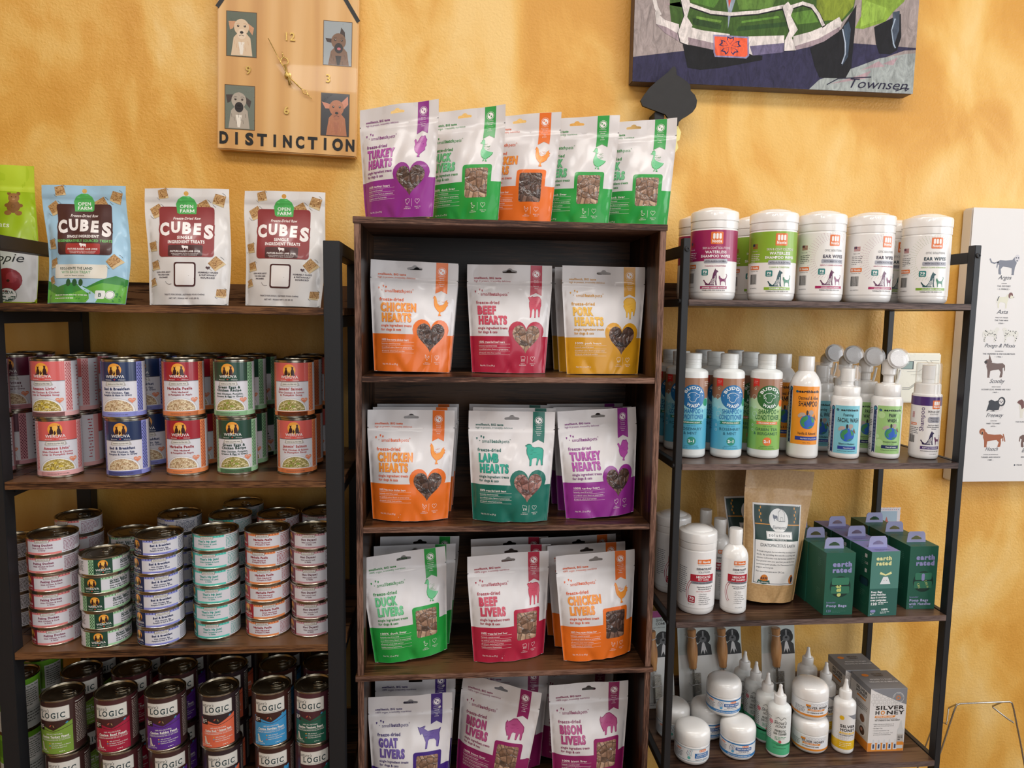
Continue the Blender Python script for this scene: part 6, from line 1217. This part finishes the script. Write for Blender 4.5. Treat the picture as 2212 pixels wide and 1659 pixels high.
st = [('duck', -.758, 1.385, 'front', (-12, -20, -15, -12, -26, -28)), ('green', -.6585, 1.372, 'front', (41, 52, 37, 32, 57)), ('navy', -.557, 1.372, 'front', (-3, 2, -1, 3, -2, -1)), ('teal', -.4575, 1.394, 'front', (-17, -19, -17, -22, -19, -25)), ('red', -.3585, 1.398, 'front', (-20, 0, -11, -13, -28, -16)), ('lamb', -.2695, 1.395, 'front', (-10, -12, -14, -13, -15, -14)),
      ('tan', -.8775, 1.462, 'left bay', (-42, -48, -45, -44, -47)), ('duck', -.768, 1.504, 'rear', (-30, -25, -35, -28, -30, -45)), ('green', -.665, 1.500, 'rear', (-20,)*5), ('navy', -.566, 1.505, 'rear', (-20, -30, -25, -32, -28, -60)), ('teal', -.459, 1.497, 'rear', (-25, -30, -28, -32, -25, -38)), ('lamb', -.271, 1.515, 'rear', (-30,)*6), ('teal', -.457, 1.587, 'hindmost', (-60,)*6), ('red', -.360, 1.500, 'rear', (-30, -25, -28, -32, -30, -26))]
for v, x, y, wh, offs in st:
    for k, of in enumerate(offs):
        o_ = 'top' if k == len(offs)-1 else ordn[k]
        place('food_tin', SHORT[v], f'short {sdesc[v]} labelled food tin, {o_} of the {wh} stack', 'tin', (x+rnd.uniform(-.0012, .0012), y+rnd.uniform(-.0012, .0012), .8072+.03535*k), face(x, y, of), 'stacked short food tins')
LGC = {k: logic(k) for k in LG}; lime = limecan()
ldesc = {'turkey': 'olive green', 'beef': 'crimson', 'rabbit': 'purple', 'salmon': 'salmon orange', 'sardine': 'sky blue', 'venison': 'dark teal'}
lc = [('turkey', -.745, -28, -13), ('beef', -.646, -15, -8), ('rabbit', -.553, -10, 3), ('salmon', -.4505, -6, 2), ('sardine', -.349, -4, -6), ('venison', -.2665, -12, 2)]
for v, x, ya, t_ in lc:
    for j, (y, dx) in enumerate(((1.367, 0), (1.455, -.008), (1.537, -.010))):
        for k in range(2):
            place('food_tin', LGC[v], f"brown food tin with {ldesc[v]} panel {rows_[j]}, {'upper' if k else 'lower'} of its pair", 'tin', (x+dx*(x < -.3)+(.004 if k == 0 and j == 0 and v != 'venison' else 0), y, .4832+.1112*k), face(x, y, (ya if k else t_) if j == 0 else rnd.uniform(-12, 8)), 'tall brown food tins on the lowest visible shelf')
for j, y in enumerate((1.445, 1.530)):
    for k in range(2): place('food_tin', lime, f"lime green food tin beyond the left post, {('nearer', 'farther')[j]} and {'upper' if k else 'lower'}", 'tin', (-.872, y, .4832+.1112*k), face(-.872, y, -2), 'lime food tins')
CB, CW = cube_pouch(True), cube_pouch(False)
place('treat_pouch', CB, 'sky blue treat pouch with brown panel standing at the left of the top shelf', 'pouch', (-.683, 1.405, 1.4562), (D_(-3), 0, D_(-6)))
place('treat_pouch', CW, 'white treat pouch with red-brown panel standing between the blue pouch and its twin', 'pouch', (-.4965, 1.405, 1.4562), (D_(-3), D_(-.5), D_(-3)), 'white treat pouches with red-brown panel')
place('treat_pouch', CW, 'white treat pouch with red-brown panel standing nearest the rack post', 'pouch', (-.3205, 1.405, 1.4562), (D_(-3), D_(1), D_(-8)), 'white treat pouches with red-brown panel')
LP = lime_pouch()
place('treat_pouch', LP, 'lime green and white pouch with apples, the right one at the left edge', 'pouch', (-.948, 1.575, 1.4562), (D_(-2), 0, D_(-4)), 'lime treat pouches')
place('treat_pouch', LP, 'lime green and white pouch cut off by the left edge, in front of its twin', 'pouch', (-.995, 1.505, 1.4562), (D_(-2), 0, D_(-8)), 'lime treat pouches')

# ------------------------------------------------------------------ treat pouches on the bookcase
PM = {}
def pm(fl, kind, seed):
    k = (fl, kind, seed)
    if k not in PM: PM[k] = treat_pouch(fl, kind, seed)
    return PM[k]
cname = {'chicken': 'orange chicken', 'beef': 'crimson beef', 'pork': 'mustard yellow pork', 'lamb': 'teal lamb', 'turkey': 'purple turkey', 'duck': 'green duck', 'goat': 'violet goat', 'bison': 'magenta bison'}
def pouch(fl, kind, x, y, z, yaw, roll, lab, seed=1, tilt=-3):
    z += .0175*abs(math.sin(D_(tilt)))+.079*abs(math.sin(D_(roll)))-.0001
    place('treat_pouch', pm(fl, kind, seed), f"{cname[fl]} {kind.lower()} treat pouch, {lab}", 'pouch', (x, y, z), (D_(tilt), D_(roll), D_(yaw)), 'treat pouches on the bookcase')
Z0 = 1.6257
pouch('turkey', 'HEARTS', -.098, 1.410, Z0, -26, -2, 'leftmost on top of the bookcase', 21)
pouch('duck', 'LIVERS', .028, 1.420, Z0, -27, -1, 'second from left on top of the bookcase', 22)
pouch('chicken', 'LIVERS', .133, 1.445, Z0, -24, 1, 'middle one on top of the bookcase', 23)
pouch('duck', 'LIVERS', .252, 1.450, Z0, -25, 1, 'fourth from left on top of the bookcase', 24)
pouch('duck', 'LIVERS', .374, 1.450, Z0, -24, 0, 'rightmost on top of the bookcase', 22)
Z1, Z2, Z3, Z4 = 1.3262, 1.0292, .7262, .4252
pouch('chicken', 'HEARTS', -.073, 1.428, Z1, 4, 1.5, 'left front on the highest inside shelf', 1)
pouch('beef', 'HEARTS', .1245, 1.440, Z1, -3, 0, 'middle front on the highest inside shelf', 2)
pouch('pork', 'HEARTS', .3195, 1.426, Z1, 2, 0, 'right front on the highest inside shelf', 3)
pouch('chicken', 'HEARTS', -.070, 1.480, Z1, 2, 1, 'behind the left front one on the highest inside shelf', 1)
pouch('beef', 'HEARTS', .127, 1.490, Z1, -3, 0, 'behind the middle front one on the highest inside shelf', 2)
pouch('pork', 'HEARTS', .312, 1.478, Z1, 1, 0, 'second in the right row on the highest inside shelf', 3); pouch('pork', 'HEARTS', .308, 1.529, Z1, 0, 0, 'last in the right row on the highest inside shelf', 3)
pouch('chicken', 'HEARTS', -.075, 1.402, Z2, 0, .3, 'left front on the middle inside shelf', 4)
pouch('lamb', 'HEARTS', .127, 1.386, Z2, -4, .3, 'middle front on the middle inside shelf', 5)
pouch('turkey', 'HEARTS', .3185, 1.406, Z2, 10, -2, 'right front on the middle inside shelf', 6)
for j, t in ((1, 'second'), (2, 'last')):
    pouch('chicken', 'HEARTS', -.072+.004*j, 1.402+.049*j, Z2, 1, 0, f'{t} in the left row on the middle inside shelf', 4)
    pouch('lamb', 'HEARTS', .131+.006*j-(.012 if j == 2 else 0), 1.386+.051*j, Z2, -2, .5, f'{t} in the middle row on the middle inside shelf', 5)
    pouch('turkey', 'HEARTS', .318-.006*j, 1.408+.052*j, Z2, 5, 0, f'{t} in the right row on the middle inside shelf', 6)
pouch('duck', 'LIVERS', -.0735, 1.414, Z3, 12, -4, 'left front on the shelf above the divider', 7)
pouch('beef', 'LIVERS', .131, 1.403, Z3, 9, -.5, 'middle front on the shelf above the divider', 8)
pouch('chicken', 'LIVERS', .3185, 1.396, Z3, 9, -1.5, 'right front on the shelf above the divider', 9)
for j, t in ((1, 'second'), (2, 'last')):
    pouch('duck', 'LIVERS', -.073+.003*j, 1.416+.051*j, Z3, 6, 1.5*j-1, f'{t} in the left row above the divider', 7)
    pouch('beef', 'LIVERS', .138+.001*j, 1.406+.051*j, Z3, 4, 0, f'{t} in the middle row above the divider', 8)
    pouch('chicken', 'LIVERS', .318-.008*j, 1.400+.054*j, Z3, 5, -1.5, f'{t} in the right row above the divider', 9)
pouch('goat', 'LIVERS', -.075, 1.398, Z4, 2, 0, 'left front on the lowest visible shelf', 10)
pouch('bison', 'LIVERS', .092, 1.412, Z4+.010, -20, 6, 'leaning middle one on the lowest visible shelf', 11)
pouch('bison', 'LIVERS', .306, 1.398, Z4+.014, 4, 0, 'right front on the lowest visible shelf', 12)
pouch('goat', 'LIVERS', -.068, 1.462, Z4+.012, 0, 0, 'behind the violet front one on the lowest visible shelf', 10)
pouch('bison', 'LIVERS', .135, 1.478, Z4+.010, -4, 1, 'upright behind the leaning one on the lowest visible shelf', 11)
pouch('bison', 'LIVERS', .292, 1.500, Z4+.010, 4, 2, 'shaded, behind the right front one on the lowest visible shelf', 12)

# ------------------------------------------------------------------ goods on the right rack
CN = {k: canister(k) for k in ('cherry', 'lime', 'ear_cherry', 'ear_lime', 'derm')}
zz = 1.4822; cat_, g_ = 'canister', 'white wipes canisters on the top shelf'
for k, x, y, ya, t in (('cherry', .536, 1.400, -2, 'magenta-banded wipes canister, leftmost in front'), ('lime', .661, 1.400, 11, 'lime-banded wipes canister, second in front'), ('ear_cherry', .765, 1.402, 2, 'white ear wipes canister with magenta stripe, third in front'), ('ear_cherry', .872, 1.404, 13, 'white ear wipes canister with magenta stripe, turned to show its barcode'), ('ear_lime', .996, 1.404, -6, 'white ear wipes canister with green stripe, rightmost in front'),
                    ('cherry', .545, 1.503, 12, 'magenta-banded wipes canister behind the leftmost one'), ('lime', .666, 1.503, 8, 'lime-banded wipes canister behind the second one'), ('ear_cherry', .868, 1.503, 0, 'ear wipes canister behind the fourth one'), ('ear_lime', .985, 1.503, -2, 'ear wipes canister with green stripe behind the rightmost one')):
    place('wipes_canister', CN[k], t+' on the top shelf', cat_, (x, y, zz), face(x, y, ya), g_)
BB, BG = buddy('blue'), buddy('green'); EO, EF, EP, NF = earth('oat'), earth('face'), earth('paw'), nfoam()
zz = 1.1522; rn3 = ('front', 'second', 'back')
for j in range(3):
    y = 1.430+.080*j
    place('shampoo_bottle', BB, f'blue shampoo bottle behind the post, {rn3[j]} row', 'bottle', (.5155+.002*j, y+.006, zz), face(.516, y, -17), 'blue shampoo bottles')
    place('shampoo_bottle', BB, f'blue shampoo bottle right of the post, {rn3[j]} row', 'bottle', (.593+.001*j, y, zz), face(.593, y, -5), 'blue shampoo bottles')
    place('shampoo_bottle', BG, f'green shampoo bottle, {rn3[j]} row', 'bottle', (.674-.001*j, y-.004, zz), face(.674, y, -9), 'green shampoo bottles')
for j in range(2):
    place('shampoo_bottle', EO, f'white shampoo bottle with orange label, {("front", "rear")[j]} one', 'bottle', (.7595-.006*j, 1.422+.088*j, zz), face(.7595, 1.422, -1), 'white bottles with orange label')
    place('pump_bottle', EF, f'white foam pump bottle with light blue label, {("front", "rear")[j]} one', 'bottle', (.850-.010*j, 1.416+.086*j, zz), face(.85, 1.416, -2), 'white foam bottles with light blue label')
for j, t in enumerate(('front', 'second', 'third', 'hindmost')):
    place('brush_bottle', EP, f'white bottle with round brush head and pale green label, {t} in the row', 'bottle', ((.9405, .9285, .9185, .9085)[j], 1.414+.0642*j, zz), face(.94, 1.414+.065*j, (7, 3, 5, 9)[j]), 'brush head bottles with pale green label')
place('pump_bottle', NF, 'white foam pump bottle with purple band at the right end', 'bottle', (1.026, 1.407, zz), face(1.026, 1.407, -8))
zz = .8202
place('wipes_canister', CN['derm'], 'white medicated wipes canister with dark red stripe, in front', 'canister', (.535, 1.416, zz), face(.535, 1.416, 3), 'white medicated canisters'); place('wipes_canister', CN['derm'], 'white medicated wipes canister with dark red stripe, the rear one behind the post', 'canister', (.517, 1.528, zz), face(.517, 1.528, 10), 'white medicated canisters')
DB = derm_bottle()
for j, t in enumerate(('front', 'middle', 'rear')): place('shampoo_bottle', DB, f'white medicated shampoo bottle with dark red stripe, {t} one', 'bottle', (.6145-.006*j, 1.405+.072*j, zz), face(.6145, 1.405, -2), 'white medicated bottles')
KP = kraft_pouch()
place('kraft_pouch', KP, 'tan kraft paper pouch with dark green label standing in front', 'pouch', (.708, 1.437, zz+.0065), (D_(-3), D_(5), D_(6)), 'kraft paper pouches'); place('kraft_pouch', KP, 'tan kraft paper pouch leaning behind the front one', 'pouch', (.700, 1.520, zz+.003), (D_(-3), D_(-1), D_(4)), 'kraft paper pouches')
X1, X2, X3 = bagbox('lav'), bagbox('handle'), bagbox('lavh')
for j, t in enumerate(('front', 'second', 'third')):
    place('bag_box', X1, f'dark green bag dispenser box with round window, {t} of the left row', 'box', (.829-.002*j, 1.364+.0735*j, zz), (0, 0, D_(0)), 'bag dispenser boxes')
    place('bag_box', X2, f'green box with pale bag drawing and lilac top, {t} of the centre row', 'box', (.9225-.003*j, 1.354+.0745*j, zz), (0, 0, D_(2)), 'bag dispenser boxes')
    place('bag_box', X3, f'dark green bag dispenser box, {t} of the right row', 'box', (1.0285-.002*j, 1.382+.0735*j, zz), (0, 0, D_(0)), 'bag dispenser boxes')
zz = .4892
JT, JD, JH = jar('tear'), jar('dental'), jar('honey')
place('jar', JD, 'white dental wipes jar in front of the post', 'jar', (.535, 1.400, zz), face(.535, 1.400, 2), 'white wipes jars'); place('jar', JD, 'white jar half hidden behind the post, behind the dental wipes jar', 'jar', (.520, 1.487, zz), face(.520, 1.487, 8), 'white wipes jars')
place('jar', JT, 'white blue-banded jar in front, lower of the blue-banded three', 'jar', (.642, 1.409, zz), face(.642, 1.409, -4), 'white wipes jars'); place('jar', JT, 'white blue-banded jar at the rear under the stacked one', 'jar', (.600, 1.484, zz), face(.600, 1.484, 10), 'white wipes jars')
place('jar', JT, 'white blue-banded jar stacked on the two others', 'jar', (.6215, 1.446, zz+.0792), face(.6215, 1.446, 3), 'white wipes jars')
place('jar', JH, 'white orange-banded jar, lower of the stacked pair', 'jar', (.815, 1.420, zz), face(.815, 1.420, 2), 'orange-banded jars'); place('jar', JH, 'white orange-banded jar, upper of the stacked pair', 'jar', (.813, 1.424, zz+.0767), face(.813, 1.424, 18), 'orange-banded jars')
SE, SH_ = squeeze('ear'), squeeze('honey')
for j, t in enumerate(('front', 'second', 'third', 'hindmost')): place('squeeze_bottle', SE, f'clear nozzle bottle with white and mint green label, {t} of its row', 'bottle', (.7325-.005*j, 1.403+.0505*j, zz), face(.7325, 1.403, -16), 'mint green nozzle bottles')
for j, t in enumerate(('front', 'middle', 'rear')): place('squeeze_bottle', SH_, f'white nozzle bottle with grey and yellow label, {t} of its row', 'bottle', (.884-.004*j, 1.404+.075*j, zz), face(.884, 1.404, 0), 'yellow and grey nozzle bottles')
HB = honeybox()
place('carton', HB, 'white carton with grey top and orange base, the front one', 'carton', (.9755, 1.388, zz), (0, 0, D_(-1)), 'ear care cartons'); place('carton', HB, 'white carton with grey top and orange base, behind the other carton', 'carton', (.965, 1.470, zz), (0, 0, D_(-1)), 'ear care cartons')
CC = comb_card()
for x, y, ry, t in ((.5165, 1.585, -3, 'leftmost behind the post'), (.6165, 1.588, -2.5, 'second from left'), (.694, 1.590, -3, 'third from left behind the stacked jars'), (.825, 1.583, -1.5, 'rightmost behind the nozzle bottles')):
    place('comb_card', CC, f'wooden-handled comb tied on a printed card, {t}', 'comb', (x, y, zz+.0026), (D_(-6), D_(ry), 0), 'carded combs')
bpy.data.objects.remove(_fo)
